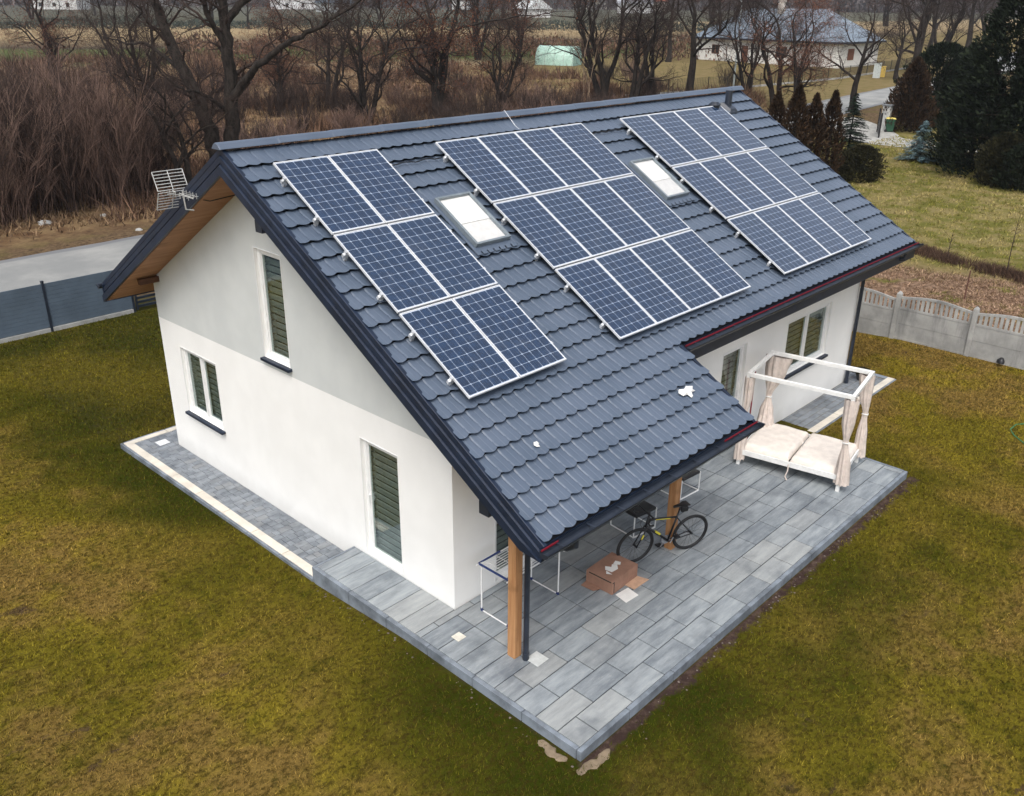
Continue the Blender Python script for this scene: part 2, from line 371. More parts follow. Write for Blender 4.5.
# ---------------------------------------------------------------- ground, road
def grid_sheet(name, xs, ys, dz, mat, kind='structure'):
    X, Y = np.meshgrid(xs, ys, indexing='ij'); Z = ground_np(X, Y)+dz
    n, m_ = X.shape; v = np.stack([X, Y, Z], -1).reshape(-1, 3)
    f = [(i*m_+j, (i+1)*m_+j, (i+1)*m_+j+1, i*m_+j+1) for i in range(n-1) for j in range(m_-1)]
    me = bpy.data.meshes.new(name); me.from_pydata(v.tolist(), [], f); me.materials.append(mat)
    me.polygons.foreach_set('use_smooth', [True]*len(me.polygons))
    o = bpy.data.objects.new(name, me); COL.objects.link(o); tag(o, kind=kind); return o
ax = np.unique(np.concatenate([[9.3, 9.5, 9.7, 9.9, 10.1, 10.3, 10.5, 10.7], np.linspace(-60, 60, 61), np.linspace(60, 300, 49), np.linspace(300, 3000, 28), np.linspace(-900, -60, 15)]))
ay = np.unique(np.concatenate([np.linspace(-60, -9, 18), np.linspace(-9, 12, 85), np.linspace(12, 60, 25), np.linspace(60, 300, 49), np.linspace(300, 3000, 28), np.linspace(-900, -60, 15)]))
grid_sheet('ground', ax, ay, 0, M_ground)
def ribbon(name, pts, w, dz, mat, n=120):
    P = [Vector(p) for p in pts]; out = []
    for i in range(n+1):           # catmull-rom
        t_ = i/n*(len(P)-1); k = min(int(t_), len(P)-2); u = t_-k
        a, b, c, d = P[max(k-1, 0)], P[k], P[k+1], P[min(k+2, len(P)-1)]
        out.append(.5*((2*b)+(c-a)*u+(2*a-5*b+4*c-d)*u*u+(3*b-3*c+d-a)*u**3))
    mb = MB(); m4 = 6; rows = []
    for i, p in enumerate(out):
        d = (out[min(i+1, n)]-out[max(i-1, 0)]).normalized(); r = Vector((-d.y, d.x)); ww = w if not callable(w) else w(i/n)
        ww += .06*math.sin(i*1.7)
        rows.append([p+r*ww*(j/m4-.5) for j in range(m4+1)])
    for row in rows:
        for q in row: mb.v.append((q.x, q.y, ground(q.x, q.y)+dz))
    for i in range(n):
        for j in range(m4):
            a = i*(m4+1)+j; mb.f.append((a, a+1, a+m4+2, a+m4+1)); mb.m.append(0)
    o = mb.build(name, mat, smooth=True); tag(o, kind='structure'); return o
ribbon('road', [(-60, 20.0), (-20, 20.4), (5, 20.9), (25, 21.6), (50, 23.3), (78, 26.1), (105, 27.6), (130, 30.2), (165, 36), (230, 46)], 5.7, .03, M_asph, 220)
ribbon('driveway', [(69.5, 22.5), (64, 17.5), (60, 14.6), (59.5, 12), (60, 8), (62, -3)], lambda k: 4.2, .02, M_gravel, 40)

# ---------------------------------------------------------------- terrace and paths
def slabs(name, rects, rowh, widths, z, mat, gap=.006, th=.035, jit=.0015, seed=1, plank=False):
    rd = random.Random(seed); mb = MB()
    for (x0, x1, y0, y1) in rects:
        y = y0
        while y < y1-.02:
            ye = min(y+rowh, y1); x = x0; first = True
            while x < x1-.02:
                w = (x1-x0) if plank else rd.choice(widths)
                first = first and not plank
                if first: w *= rd.choice((.33, .5, .67, 1.)) if w > .5 else rd.uniform(.4, 1.); first = False
                xe = min(x+w, x1)
                if x1-xe < .06: xe = x1
                zz = z+rd.uniform(-jit, jit); b = .004
                g = gap/2; a0, a1, b0, b1 = x+g, xe-g, y+g, ye-g; n = len(mb.v)
                mb.v += [(a0, b0, zz-th), (a1, b0, zz-th), (a1, b1, zz-th), (a0, b1, zz-th), (a0, b0, zz-b), (a1, b0, zz-b), (a1, b1, zz-b), (a0, b1, zz-b),
                         (a0+b, b0+b, zz), (a1-b, b0+b, zz), (a1-b, b1-b, zz), (a0+b, b1-b, zz)]
                for f in ((0, 1, 5, 4), (1, 2, 6, 5), (2, 3, 7, 6), (3, 0, 4, 7), (4, 5, 9, 8), (5, 6, 10, 9), (6, 7, 11, 10), (7, 4, 8, 11), (8, 9, 10, 11)):
                    mb.f.append(tuple(n+q for q in f)); mb.m.append(0)
                x = xe
            y = ye
    return tag(mb.build(name, mat, recalc=False), kind='structure')
K = .07
TX0, TX1, TY0, TYS = -.896, 9.505, -7.682, -1.88
slabs('terrace_paving', [(TX0+K, TX1-K, TY0+K, YF-.005)], .385, [.75], 0, M_slab, .016, .04, .0012, 3)
slabs('terrace_strip_paving', [(TX0+K, -.004, YF-.005, TYS-.02)], .385, [.4], 0, M_slab, .012, .04, .0012, 5, plank=True)
mb = MB()
mb.box(TX0+K+.003, TX1-K-.003, TY0+K+.003, YF-.003, -.6, -.016).box(TX0+K+.003, -.003, YF-.003, TYS-.022, -.6, -.0165)
tag(mb.build('terrace_bed', M_joint), kind='structure')
mb = MB()
def edging(mb, x0, x1, y0, y1, z1, step=1.0, z0=-.7):
    L = max(x1-x0, y1-y0); n = max(1, round(L/step))
    for i in range(n):
        a, b = i/n, (i+1)/n; g = .007/L; dz = random.uniform(-.002, .002)
        if x1-x0 > y1-y0: mb.box(x0+L*(a+g), x0+L*(b-g), y0, y1, z0, z1+dz)
        else: mb.box(x0, x1, y0+L*(a+g), y0+L*(b-g), z0, z1+dz)
edging(mb, TX0, TX1, TY0, TY0+K, .0); edging(mb, TX0, TX0+K, TY0+K+.002, TYS-.02, .0); edging(mb, TX1-K, TX1, TY0+K+.002, -5.3, .0)
edging(mb, TX0, -.004, TYS-.018, TYS+.03, -.001)
tag(mb.build('terrace_edging', M_slabk, bevel=.005), kind='structure')
PY1 = 5.36
slabs('path_paving', [(TX0+.22, -.006, TYS+.035, YB), (TX0+.22, 1.5, YB+.004, PY1-.2), (TX1+.002, 14.62, -5.1, YF-.006), (XH+.006, 14.62, YF-.006, 1.)], .16, [.24, .16, .2, .12], GR+.02, M_paver, .007, .03, .002, 8)
mb = MB(); mb.box(TX0+.2, -.004, TYS+.035, PY1-.18, -.7, GR+.004).box(-.004, 3, YB+.004, PY1-.18, -.7, GR+.0035).box(TX1+.002, 14.64, -5.12, YF-.004, -.7, GR+.0045).box(XH+.004, 14.64, YF-.004, 1., -.7, GR+.0037)
tag(mb.build('path_bed', M_joint), kind='structure')
mb = MB()
edging(mb, TX0+.05, TX0+.22, TYS+.035, PY1-.2, GR+.03); edging(mb, TX0+.05, 3.0, PY1-.2, PY1-.05, GR+.03)
edging(mb, TX1+.005, 14.82, -5.27, -5.1, GR+.03); 
tag(mb.build('path_kerb', M_cream, bevel=.004), kind='structure')
mb = MB()
edging(mb, TX0-.005, TX0+.046, TYS+.035, PY1-.002, GR+.025); edging(mb, TX0+.05, 3, PY1-.046, PY1, GR+.025); edging(mb, TX1+.005, 14.82, -5.32, -5.274, GR+.025)
edging(mb, 14.65, 14.82, -5.098, 1., GR+.028)
tag(mb.build('path_edging', M_slabk, bevel=.004), kind='structure')

# ---------------------------------------------------------------- the house
house = thing('detached_house', (0, 0, -.3), 'white rendered house with dark blue metal tile roof, wooden porch posts and paved terrace', 'house')
zs = lambda y: H-SOF-abs(y)*TA
mb = MB(); mb.prism([(YB, -.6), (YB, zs(YB)), (0, zs(0)), (YF, zs(YF)), (YF, -.6)], lambda y, z: (0, y, z), lambda y, z: (XH, y, z))
walls = mb.build('wall', M_plaster, house)
cut = MB()
OPEN = []     # plane, a0, a1, z0, z1, mullions, sill, mask
OPEN.append(('g', -.36, .42, 2.90, 4.86, [], True))
OPEN.append(('g', 2.30, 3.68, .80, 2.22, [.5], True))
OPEN.append(('g', -3.15, -2.22, .04, 2.22, [], False))
OPEN.append(('f', 7.43, 8.34, .04, 2.22, [], False))
OPEN.append(('f', 10.12, 12.24, .92, 2.24, [.5], True))
OPEN.append(('f', .90, 3.40, .04, 2.30, [.5], False))
OPEN.append(('f', 4.75, 6.25, .9, 2.25, [.5], True))
for (pl, a0, a1, z0, z1, mu, sill) in OPEN:
    if pl == 'g': cut.box(-.3, .30, a0, a1, z0, z1)
    else: cut.box(a0, a1, YF-.3, YF+.30, z0, z1)
co = cut.build('cutter', M_plaster); co.location = -Vector(house.location)+Vector(house.location)
bo = walls.modifiers.new('b', 'BOOLEAN'); bo.operation = 'DIFFERENCE'; bo.solver = 'EXACT'
co.location = (0, 0, 0); bo.object = co
bpy.context.view_layer.update()
dg = bpy.context.evaluated_depsgraph_get(); me = bpy.data.meshes.new_from_object(walls.evaluated_get(dg))
walls.modifiers.clear(); walls.data = me
bpy.data.objects.remove(co)
def window(pl, a0, a1, z0, z1, mu, sill):
    if pl == 'g': Pm = lambda a, d, z: (d, a, z)
    else: Pm = lambda a, d, z: (a, YF+d, z)
    def bx(mb, a, b, d0, d1, c, e):
        p = Pm(a, d0, c); q = Pm(b, d1, e)
        mb.box(min(p[0], q[0]), max(p[0], q[0]), min(p[1], q[1]), max(p[1], q[1]), c, e)
    fw = .075; door = z0 < .3
    fr = MB(); d0, d1 = .055, .125
    bx(fr, a0, a0+fw, d0, d1, z0, z1); bx(fr, a1-fw, a1, d0, d1, z0, z1); bx(fr, a0+fw, a1-fw, d0, d1, z1-fw, z1); bx(fr, a0+fw, a1-fw, d0, d1, z0, z0+fw)
    cs = [a0+fw]+sum([[a0+(a1-a0)*k-.05, a0+(a1-a0)*k+.05] for k in mu], [])+[a1-fw]
    for k in mu: bx(fr, a0+(a1-a0)*k-.05, a0+(a1-a0)*k+.05, d0, d1, z0+fw, z1-fw)
    # sash rims
    for i in range(0, len(cs), 2):
        s0, s1 = cs[i], cs[i+1]; r = .028
        bx(fr, s0, s0+r, d0+.018, d1-.002, z0+fw, z1-fw); bx(fr, s1-r, s1, d0+.018, d1-.002, z0+fw, z1-fw)
        bx(fr, s0+r, s1-r, d0+.018, d1-.002, z1-fw-r, z1-fw); bx(fr, s0+r, s1-r, d0+.018, d1-.002, z0+fw, z0+fw+r)
    # slim trim standing proud round the opening
    w = .016
    for aa, bb in ((a0-w, a0-.001), (a1+.001, a1+w)): bx(fr, aa, bb, -.010, -.0015, z0, z1+w)
    bx(fr, a0, a1, -.010, -.0015, z1+.001, z1+w)
    f = fr.build('door_frame' if door else 'window_frame', M_white, house, bevel=.004)
    for i in range(0, len(cs), 2):
        g = MB(); bx(g, cs[i]+.028, cs[i+1]-.028, .088, .096, z0+fw+.028, z1-fw-.028); g.build('pane', M_glass, f)
    sb = MB(); z = z0+.06
    while z < z1-.06:
        p = [(.165, z), (.18, z+.012), (.175, z+.095), (.160, z+.082)]
        sb.hexa([Pm(a0+.04, p[0][0], p[0][1]), Pm(a1-.04, p[0][0], p[0][1]), Pm(a1-.04, p[1][0], p[1][1]), Pm(a0+.04, p[1][0], p[1][1]),
                 Pm(a0+.04, p[3][0], p[3][1]), Pm(a1-.04, p[3][0], p[3][1]), Pm(a1-.04, p[2][0], p[2][1]), Pm(a0+.04, p[2][0], p[2][1])]); z += .125
    sb.build('blind', M_slat, f)
    db = MB(); bx(db, a0+.003, a1-.003, .27, .295, z0+.003, z1-.003); db.build('room_backing', M_dark, f)
    if door:
        h = MB(); bx(h, cs[1]-.022, cs[1]-.004, .03, .075, z0+1.0, z0+1.14); h.build('handle', M_white, f)
    if sill:
        s = MB(); p0, p1 = Pm(a0-.05, -.085, z0-.05), Pm(a1+.04, .06, z0-.002)
        s.box(min(p0[0], p1[0]), max(p0[0], p1[0]), min(p0[1], p1[1]), max(p0[1], p1[1]), z0-.055, z0-.004); s.build('window_sill', M_navy, house, bevel=.004)
for o in OPEN: window(*o)

# roof tiles: waves of pressed steel, a drop at the end of each course
WP = .235
def wave(x):
    f = ((x-.06)/WP) % 1.0; g = min(f, 1-f)
    return .011*min(1., g/.10)**.8+.005*math.sin(math.pi*f)-(.003 if abs(f-.5) < .025 else 0)
def scallop(x): return .048*(1-math.sin(math.pi*(((x-.06)/WP) % 1.0))**.8)
xs_prof = [0, .015, .05, .09, .14, .2, .3, .4, .47, .5, .53, .6, .7, .8, .86, .91, .95, .985]
def tiles(name, xa, xb, rows, side, mat):
    k0 = math.floor((xa-.06)/WP)-1; xs = []
    while True:
        for f in xs_prof:
            x = .06+(k0+f)*WP
            if xa < x < xb: xs.append(x)
        k0 += 1
        if .06+k0*WP > xb: break
    xs = [xa]+xs+[xb]; mb = MB()
    def pt(x, s, off):
        p = roofp(x, s, off-.022); return (p.x, p.y*(1 if side < 0 else -1), p.z)
    for ri, (s0, s1) in enumerate(rows):
        n = len(mb.v); m4 = len(xs)
        for x in xs:
            h = wave(x); jit = .0015*math.sin(x*3.1+ri*2.3); e = s1-scallop(x)
            mb.v += [pt(x, s0-.035, h*.9+.0), pt(x, s0+.06, h*.95+.006), pt(x, (s0+s1)/2, h+.026+jit), pt(x, e, h+.054+jit), pt(x, e+.001, h+.050+jit), pt(x, e-.10, h*.5+.040)]
        for i in range(m4-1):
            for j in range(5):
                a = n+i*6+j; q = (a, a+6, a+7, a+1)
                mb.f.append(q if side > 0 else tuple(reversed(q))); mb.m.append(0)
    o = mb.build(name, mat, house, recalc=False)
    return o
rows = [(.10, .49)]+[(.49+.35*k, .49+.35*(k+1)) for k in range(21)]
main = rows[:17]; main[-1] = (main[-1][0], S_MAIN-.02)
tiles('roof_tiles', -OV+.065, XR-.07, main, -1, M_tile)
pr = rows[17:]; pr = [(S_MAIN-.02, rows[17][1])]+rows[18:22]
tiles('porch_roof_tiles', -OV+.065, XS-.02, pr, -1, M_tile)
tiles('back_roof_tiles', -OV+.12, XR-.10, [(.10, .49)]+[(.49+.35*k, .49+.35*(k+1)) for k in range(16)], 1, M_tile)

# roof deck with boarded underside (one slab per slope; underside is stained wood)
mb = MB()
def slab_y(x0, x1, ya, yb, lo, hi):
    zz = lambda y, o: H-abs(y)*TA-o
    mb.hexa([(x0, ya, zz(ya, hi)), (x1, ya, zz(ya, hi)), (x1, yb, zz(yb, hi)), (x0, yb, zz(yb, hi)), (x0, ya, zz(ya, lo)), (x1, ya, zz(ya, lo)), (x1, yb, zz(yb, lo)), (x0, yb, zz(yb, lo))])
yM, yP, yB2 = -S_MAIN*CA+.02, -S_PORCH*CA+.02, S_BACK*CA-.02
slab_y(-OV+.04, XR-.04, yM, 0, .10, SOF-.004); slab_y(-OV+.04, XS-.04, yP+.75, yM-.001, .10, SOF-.004); zz_ = lambda y, o: H-abs(y)*TA-o
for _ in (0,): mb.hexa([(-OV+.04, yP, zz_(yP, .17)), (XS-.04, yP, zz_(yP, .17)), (XS-.04, yP+.749, zz_(yP+.749, SOF-.004)), (-OV+.04, yP+.749, zz_(yP+.749, SOF-.004)), (-OV+.04, yP, zz_(yP, .10)), (XS-.04, yP, zz_(yP, .10)), (XS-.04, yP+.749, zz_(yP+.749, .10)), (-OV+.04, yP+.749, zz_(yP+.749, .10))])
slab_y(-OV+.04, XR-.04, 0, yB2, .10, SOF-.004)
mb.build('soffit', M_soffit, house)
mb = MB(); slab_y(-OV+.045, XR-.045, yM-.001, 0, .062, .098); slab_y(-OV+.045, XS-.045, yP-.001, yM-.002, .062, .098); slab_y(-OV+.045, XR-.045, 0, yB2+.001, .062, .098)
mb.build('gap_shade_deck', M_black, house)  # black layer added under the tiles; its colour supplies the shade in the gaps
# verge trim
def verge(name, x, sgn, ya, yb):
    prof = [(-.10, .0), (-.10, .022), (-.045, .026), (-.036, .022), (-.036, -.070), (-.055, -.074), (-.055, -.086), (-.010, -.100), (-.010, -.200), (-.035, -.204), (-.035, -.220), (.016, -.236), (.016, -.385), (-.02, -.385), (-.06, -.385), (-.06, .0)]
    mb = MB(); ys = [ya, ya+.36, 0, yb] if ya < 0 < yb else [ya, ya+.36, yb]; n = len(mb.v); k = len(prof)
    for y in ys:
        for (dx, dz) in prof: mb.v.append((x+sgn*dx, y, H-abs(y)*TA+(max(dz, -.19) if y == ya else dz)))
    for i in range(len(ys)-1):
        for j in range(k):
            a = n+i*k+j; b = n+i*k+(j+1) % k; mb.f.append((a, b, b+k, a+k)); mb.m.append(0)
    mb.f.append(tuple(range(n, n+k))); mb.f.append(tuple(n+(len(ys)-1)*k+j for j in reversed(range(k)))); mb.m += [0, 0]
    mb.build(name, M_navy, house)
verge('verge_trim', -OV, -1, yP-.04, yB2+.06)
verge('verge_trim', XR, 1, yM-.04, yB2+.06)
verge('verge_trim', XS, 1, yP-.04, yM-.02)
# screws on the verge top as small pieces of the same trim are left out; ridge cap
def ridge():
    mb = MB(); x = -OV-.03
    prof = [(-.118, -.028), (-.108, -.012), (-.085, .012), (-.055, .045), (-.02, .062), (.02, .062), (.055, .045), (.085, .012), (.108, -.012), (.118, -.028)]
    seg = 0
    while x < XR+.02:
        xe = min(x+1.05, XR+.03); n = len(mb.v); k = len(prof)
        for xx, up in ((x, 0), (x+.02, .006), (xe-.05, .001), (xe+.0, .001)):
            for (y, z) in prof: mb.v.append((xx, y*(1+up*4), H+.035+z+up))
        for i in range(3):
            for j in range(k-1):
                a = n+i*k+j; mb.f.append((a, a+1, a+k+1, a+k)); mb.m.append(0)
        if seg == 0: mb.f.append(tuple(range(n, n+k))); mb.m.append(0)
        if xe >= XR+.02: mb.f.append(tuple(n+3*k+j for j in range(k))); mb.m.append(0)
        x = xe; seg += 1
        if xe >= XR+.02: break
    o = mb.build('ridge_cap', M_tile, house)
    so = o.modifiers.new('s', 'SOLIDIFY'); so.thickness = .004
    return o
ridge()
# gutters
def gutter(x0, x1, y, z, sgn, redspans, drop=.34):
    mb = MB(); r = .065; n = 9; prof = [(r*math.cos(math.pi+math.pi*i/n)*1., r*math.sin(math.pi+math.pi*i/n)) for i in range(n+1)]
    prof = [(-r-.012, .0), (-r-.012, .012)]+prof+[(r, .03)] if sgn < 0 else [(-r, .03)]+prof+[(r+.012, .012), (r+.012, 0)]
    k = len(prof)
    for xx in (x0, x1):
        for (a, b) in prof: mb.v.append((xx, y+a, z+b))
    for j in range(k-1): mb.f.append((j, j+1, k+j+1, k+j)); mb.m.append(0)
    g = mb.build('gutter', M_navyd, house); s = g.modifiers.new('s', 'SOLIDIFY'); s.thickness = .006
    cp = MB()
    for xx in (x0, x1):
        cp.prism([(p[0], p[1]) for p in prof[1:-1]], lambda a, b: (xx-.004, y+a, z+b), lambda a, b: (xx+.004, y+a, z+b))
    x = x0+.3
    cp.build('gutter_end', M_navyd, g)
    while x < x1:
        cp = MB(); cp.bar((x, y-(r+.012)*1., z+.016), (x, y+(r+.012), z+.016), .03, .004); x += .62; cp.build('gutter_bracket', M_navyd, g)
    if redspans:
        for a, b in redspans: rb = MB(); rb.box(a, b, y-sgn*(r-.016)-.004, y-sgn*(r-.016)+.006, z+.012, z+.036); rb.build('red_film', M_red, g)
    # fascia board behind
    fb = MB(); yy = y-sgn*(r+.03); fb.box(x0+.05, x1-.05, min(yy, yy-sgn*.02), max(yy, yy-sgn*.02), z-drop, z+.03); fb.build('fascia', M_navy, house)
gyP = -S_PORCH*CA-.05; gzP = H-S_PORCH*SA-.045
gutter(-OV-.03, XS+.03, gyP-.03, gzP, -1, [(-OV-.02, -OV+.30), (3.55, XS+.01)], .13)
gyM = -S_MAIN*CA-.05; gzM = H-S_MAIN*SA-.045
gutter(XS+.02, XR+.12, gyM-.03, gzM, -1, [(XS+.05, XR+.1)])
gyB = S_BACK*CA+.05; gzB = H-S_BACK*SA-.055
gutter(-OV-.05, XR+.05, gyB+.03, gzB, 1, [])
# downpipes
DPX, DPY = -.08, -5.98
mb = MB(); mb.tube([(DPX, gyP-.03, gzP-.06), (DPX, gyP-.03, gzP-.16), (DPX, gyP+.10, gzP-.26), (DPX, DPY-.10, gzP-.42), (DPX, DPY, gzP-.55), (DPX, DPY, .9), (DPX, DPY, .03)], .042, 12)
mb.tube([(DPX, DPY, .0), (DPX, DPY, .12)], .05, 12); mb.build('downpipe', M_navyd, house, smooth=False)
dx = XH-.03; mb = MB(); mb.tube([(dx+.1, gyM-.03, gzM-.06), (dx+.1, gyM-.03, gzM-.2), (dx+.02, YF-.35, gzM-.36), (dx, YF-.08, gzM-.55), (dx, YF-.08, 1.), (dx, YF-.08, GR)], .045, 12)
mb.tube([(dx, YF-.08, GR), (dx, YF-.08, GR+.14)], .055, 12); mb.build('downpipe', M_navyd, house)
# porch posts, beam, clad purlin ends
for (px, py) in ((-.13, -5.80), (3.80, -5.80)):
    mb = MB(); mb.box(px-.073, px+.073, py-.073, py+.073, .0, H-SOF-abs(py)*TA-.20); mb.build('porch_post', M_post, house, bevel=.008)
mb = MB(); mb.box(.0, XS-.08, -5.88, -5.72, H-SOF-5.72*TA-.26, H-SOF-5.88*TA-.003); mb.build('porch_beam', M_post, house)
for yy in (-.85, -5.68, 1.1, 4.2):
    if yy in (1.1,): continue
    z1 = H-SOF-abs(yy)*TA-.06
    mb = MB(); pw = .09 if yy < 0 else .055; mb.box(-OV+.05 if yy < 0 else -.40, .0-.002, yy-pw, yy+pw, z1-(.17 if yy < 0 else .09), z1+.02); mb.build('purlin_end', M_navyd if yy < 0 else M_darkwood, house, bevel=.004)
# short return wall by the corner (porch side cheek) and lamp
# skylights
def skylight(x0, s0, w=.80, l=1.16):
    Mx = Matrix.Translation(roofp(x0, s0, 0))@Matrix.Rotation(A, 4, 'X')
    def T(b):
        b.v = [tuple(Mx@Vector(p)) for p in b.v]; return b
    fl = MB(); fl.box(-.06, w+.06, -l-.10, .08, .03, .062)
    n = 0
    for i in range(7): fl.box(-.08+i*(w+.16)/7, -.08+(i+.75)*(w+.16)/7, -l-.17, -l-.08, .055, .074)
    f = T(fl).build('skylight_flashing', M_tile, house, bevel=.01)
    fr = MB(); q = .045
    fr.box(0, q, -l, 0, .06, .145); fr.box(w-q, w, -l, 0, .06, .145); fr.box(q, w-q, -q, 0, .06, .15); fr.box(q, w-q, -l, -l+q, .06, .14)
    fr = T(fr).build('skylight', simple('grey_skylight_cladding', (.20, .235, .26), .4, .2), house, bevel=.008)
    g = MB(); g.box(q+.002, w-q-.002, -l+q+.002, -q-.002, .115, .125); T(g).build('pane', M_sky, fr)
    b = MB(); b.box(q-.0, w-q, -l+q, -q, .07, .085); T(b).build('white_blind', M_paper, fr)
    b = MB(); b.box(q+.004, w-q-.004, -l*.55, -q-.004, .09, .10); T(b).build('blind_sheet', M_paper2, fr)
t = NT('skylight_glass'); tr = t.n('ShaderNodeBsdfTransparent'); tr.inputs[0].default_value = (.99, .99, .99, 1); gl = t.n('ShaderNodeBsdfGlossy'); gl.inputs['Roughness'].default_value = .05
mx = t.n('ShaderNodeMixShader'); t.set(mx.inputs[0], facing(t, .06)); t.t.links.new(tr.outputs[0], mx.inputs[1]); t.t.links.new(gl.outputs[0], mx.inputs[2]); t.t.links.new(mx.outputs[0], t.out.inputs[0]); M_sky = t.mat
skylight(2.18, 1.93); skylight(7.53, 1.92)
# vent stacks near the far end of the ridge
def stack(x, s, r, h, capr):
    p = roofp(x, s, .03); mb = MB(); mb.tube([p+Vector((0, 0, -.15)), p+Vector((0, 0, h))], r, 14)
    if capr: mb.tube([p+Vector((0, 0, h)), p+Vector((0, 0, h+.03)), p+Vector((0, 0, h+.09))], [capr, capr, capr*.55], 14)
    Mx = Matrix.Translation(p)@Matrix.Rotation(A, 4, 'X'); v0 = len(mb.v)
    mb.hexa([Mx@Vector(q) for q in ((-.2, -.24, -.01), (.2, -.24, -.01), (.2, .2, -.01), (-.2, .2, -.01), (-.12, -.16, .06), (.12, -.16, .06), (.12, .12, .06), (-.12, .12, .06))])
    mb.build('roof_vent', M_navyd, house, bevel=.006)
stack(13.12, .62, .085, .40, 0); stack(12.35, .72, .12, .14, .15)
# antenna cable on the gable and a snow-rod wire over the ridge
mb = MB(); mb.tube([(-.74, 1.0, 5.72), (-.5, .75, 5.66), (-.2, .45, 5.76), (-.02, .15, 5.86), (-.012, -.25, 5.9)], .009, 5); mb.build('antenna_cable', M_black, house)
mb = MB(); mb.tube([(5.62, -.62, 6.26), (5.60, -.3, 6.43), (5.58, -.02, 6.70), (5.58, .2, 6.56)], .004, 5); mb.build('ridge_wire', M_rail, house)
for (xa, s_, xb) in ((1.95, .93, 3.15), (7.3, .88, 8.45)):
    mb = MB(); pts = [roofp(xa+(xb-xa)*i/14, s_+.02*math.sin(i*1.1), .05+.012*abs(math.sin(i*1.3))) for i in range(15)]; mb.tube(pts, .011, 5); mb.build('panel_cable', M_black, house)

# ---------------------------------------------------------------- solar panels
def make_panel():
    root = bpy.data.objects.new('solar_panel', None); COL.objects.link(root); root.empty_display_size = .2
    f = LMB(); w, l, t_ = .996, 1.65, .035; q = .020
    f.box(0, q, -l, 0, 0, t_); f.box(w-q, w, -l, 0, 0, t_); f.box(q, w-q, -q, 0, 0, t_); f.box(q, w-q, -l, -l+q, 0, t_)
    f.build('panel_frame', M_alu, root, bevel=.002)
    g = LMB(); g.box(q+.001, w-q-.001, -l+q+.001, -q-.001, .006, t_-.005); g.build('cell_sheet', M_cells, root)
    return root
ORD = ['first', 'second', 'third', 'fourth']; ROWN = ['top', 'middle', 'bottom']
proto = make_panel(); firstp = True
ARR = [('two-column array near the gable', -.117, .619, 2), ('middle array between the skylights', 3.192, .638, 4), ('array farthest from the gable', 8.525, .651, 4)]
def rl(name, an, x0, n, s, rown, which):
    p0 = roofp(x0-.07, s, .105); p1 = roofp(x0+n*1.01+.05, s, .105)
    mb = MB(); mb.bar(p0, p1, .045, .05, up=(0, -SA, CA)); o = mb.build(name, M_rail, origin=p0)
    for i in range(n):
        x = x0+i*1.01+.5; f = MB()
    tag(o, f'{which} aluminium rail under the {rown} panel row of the {an}', 'mounting rail', 'rails carrying the solar panels')
    x = x0+.0
    while x < x0+n*1.01:
        feet = MB(); a = roofp(x, s, .0); b = roofp(x, s, .08); feet.bar(a, b, .05, .05, up=(1, 0, 0)); x += .9
        feet.v = [tuple(Vector(p)-Vector(p0)) for p in feet.v]; feet.local = True; feet.build('roof_hook', M_rail, o)
    cl = MB()
    for xx in (x0-.03,):
        cl.bar(roofp(xx, s, .12), roofp(xx, s, .178), .045, .03, up=(1, 0, 0))
    cl.v = [tuple(Vector(p)-Vector(p0)) for p in cl.v]; cl.local = True; cl.build('end_clamp', M_rail, o)
for an, x0, s0, n in ARR:
    for r in range(3):
        for c in range(n):
            o = proto if firstp else copy_tree(proto); firstp = False
            o.location = roofp(x0+c*1.01, s0+r*1.68+.01, .134+.001*((r+c) % 2)); o.rotation_euler = (A, 0, 0)
            cn = (['left', 'right'] if n == 2 else ['first', 'second', 'third', 'fourth'])[c]
            tag(o, f'blue solar panel, {cn} in the {ROWN[r]} row of the {an}' if n == 2 else f'solar panel, {cn} from left in the {ROWN[r]} row of the {an}', 'solar panel', 'solar panels mounted on the tiled roof')
        rl('mounting_rail', an, x0, n, s0+r*1.68+.38, ROWN[r], 'upper'); rl('mounting_rail', an, x0, n, s0+r*1.68+1.28, ROWN[r], 'lower')

# scraps on the roof
def scrap(name, x, s, pts, h, label):
    base = roofp(x, s, .05); mb = MB(); Mx = Matrix.Translation(base)@Matrix.Rotation(A, 4, 'X'); rd = random.Random(len(pts))
    c = Vector((0, 0, h)); n = len(pts); ring = [Vector((p[0], p[1], .004)) for p in pts]; mid_ = [q*.55+Vector((0, 0, h*rd.uniform(.7, 1.3))) for q in ring]
    for i in range(n):
        j = (i+1) % n; mb.face([Mx@ring[i], Mx@ring[j], Mx@mid_[j], Mx@mid_[i]]); mb.face([Mx@mid_[i], Mx@mid_[j], Mx@c])
    mb.face([Mx@q for q in reversed(ring)])
    tag(mb.build(name, M_paper, origin=base), label, 'scrap')
scrap('white_scrap', 3.66, 6.92, [(-.20, .05), (-.13, .10), (-.02, .07), (.07, .10), (.20, .05), (.14, .0), (.17, -.04), (.04, -.04), (.03, -.10), (-.03, -.12), (-.06, -.04), (-.16, -.03)], .03, 'larger white torn scrap lying near the porch roof corner')
scrap('white_scrap', .38, 6.62, [(-.05, .01), (-.02, .05), (.04, .045), (.05, .0), (.01, -.01), (.02, -.05), (-.03, -.03)], .02, 'tiny white scrap on the porch roof tiles near the gable verge')

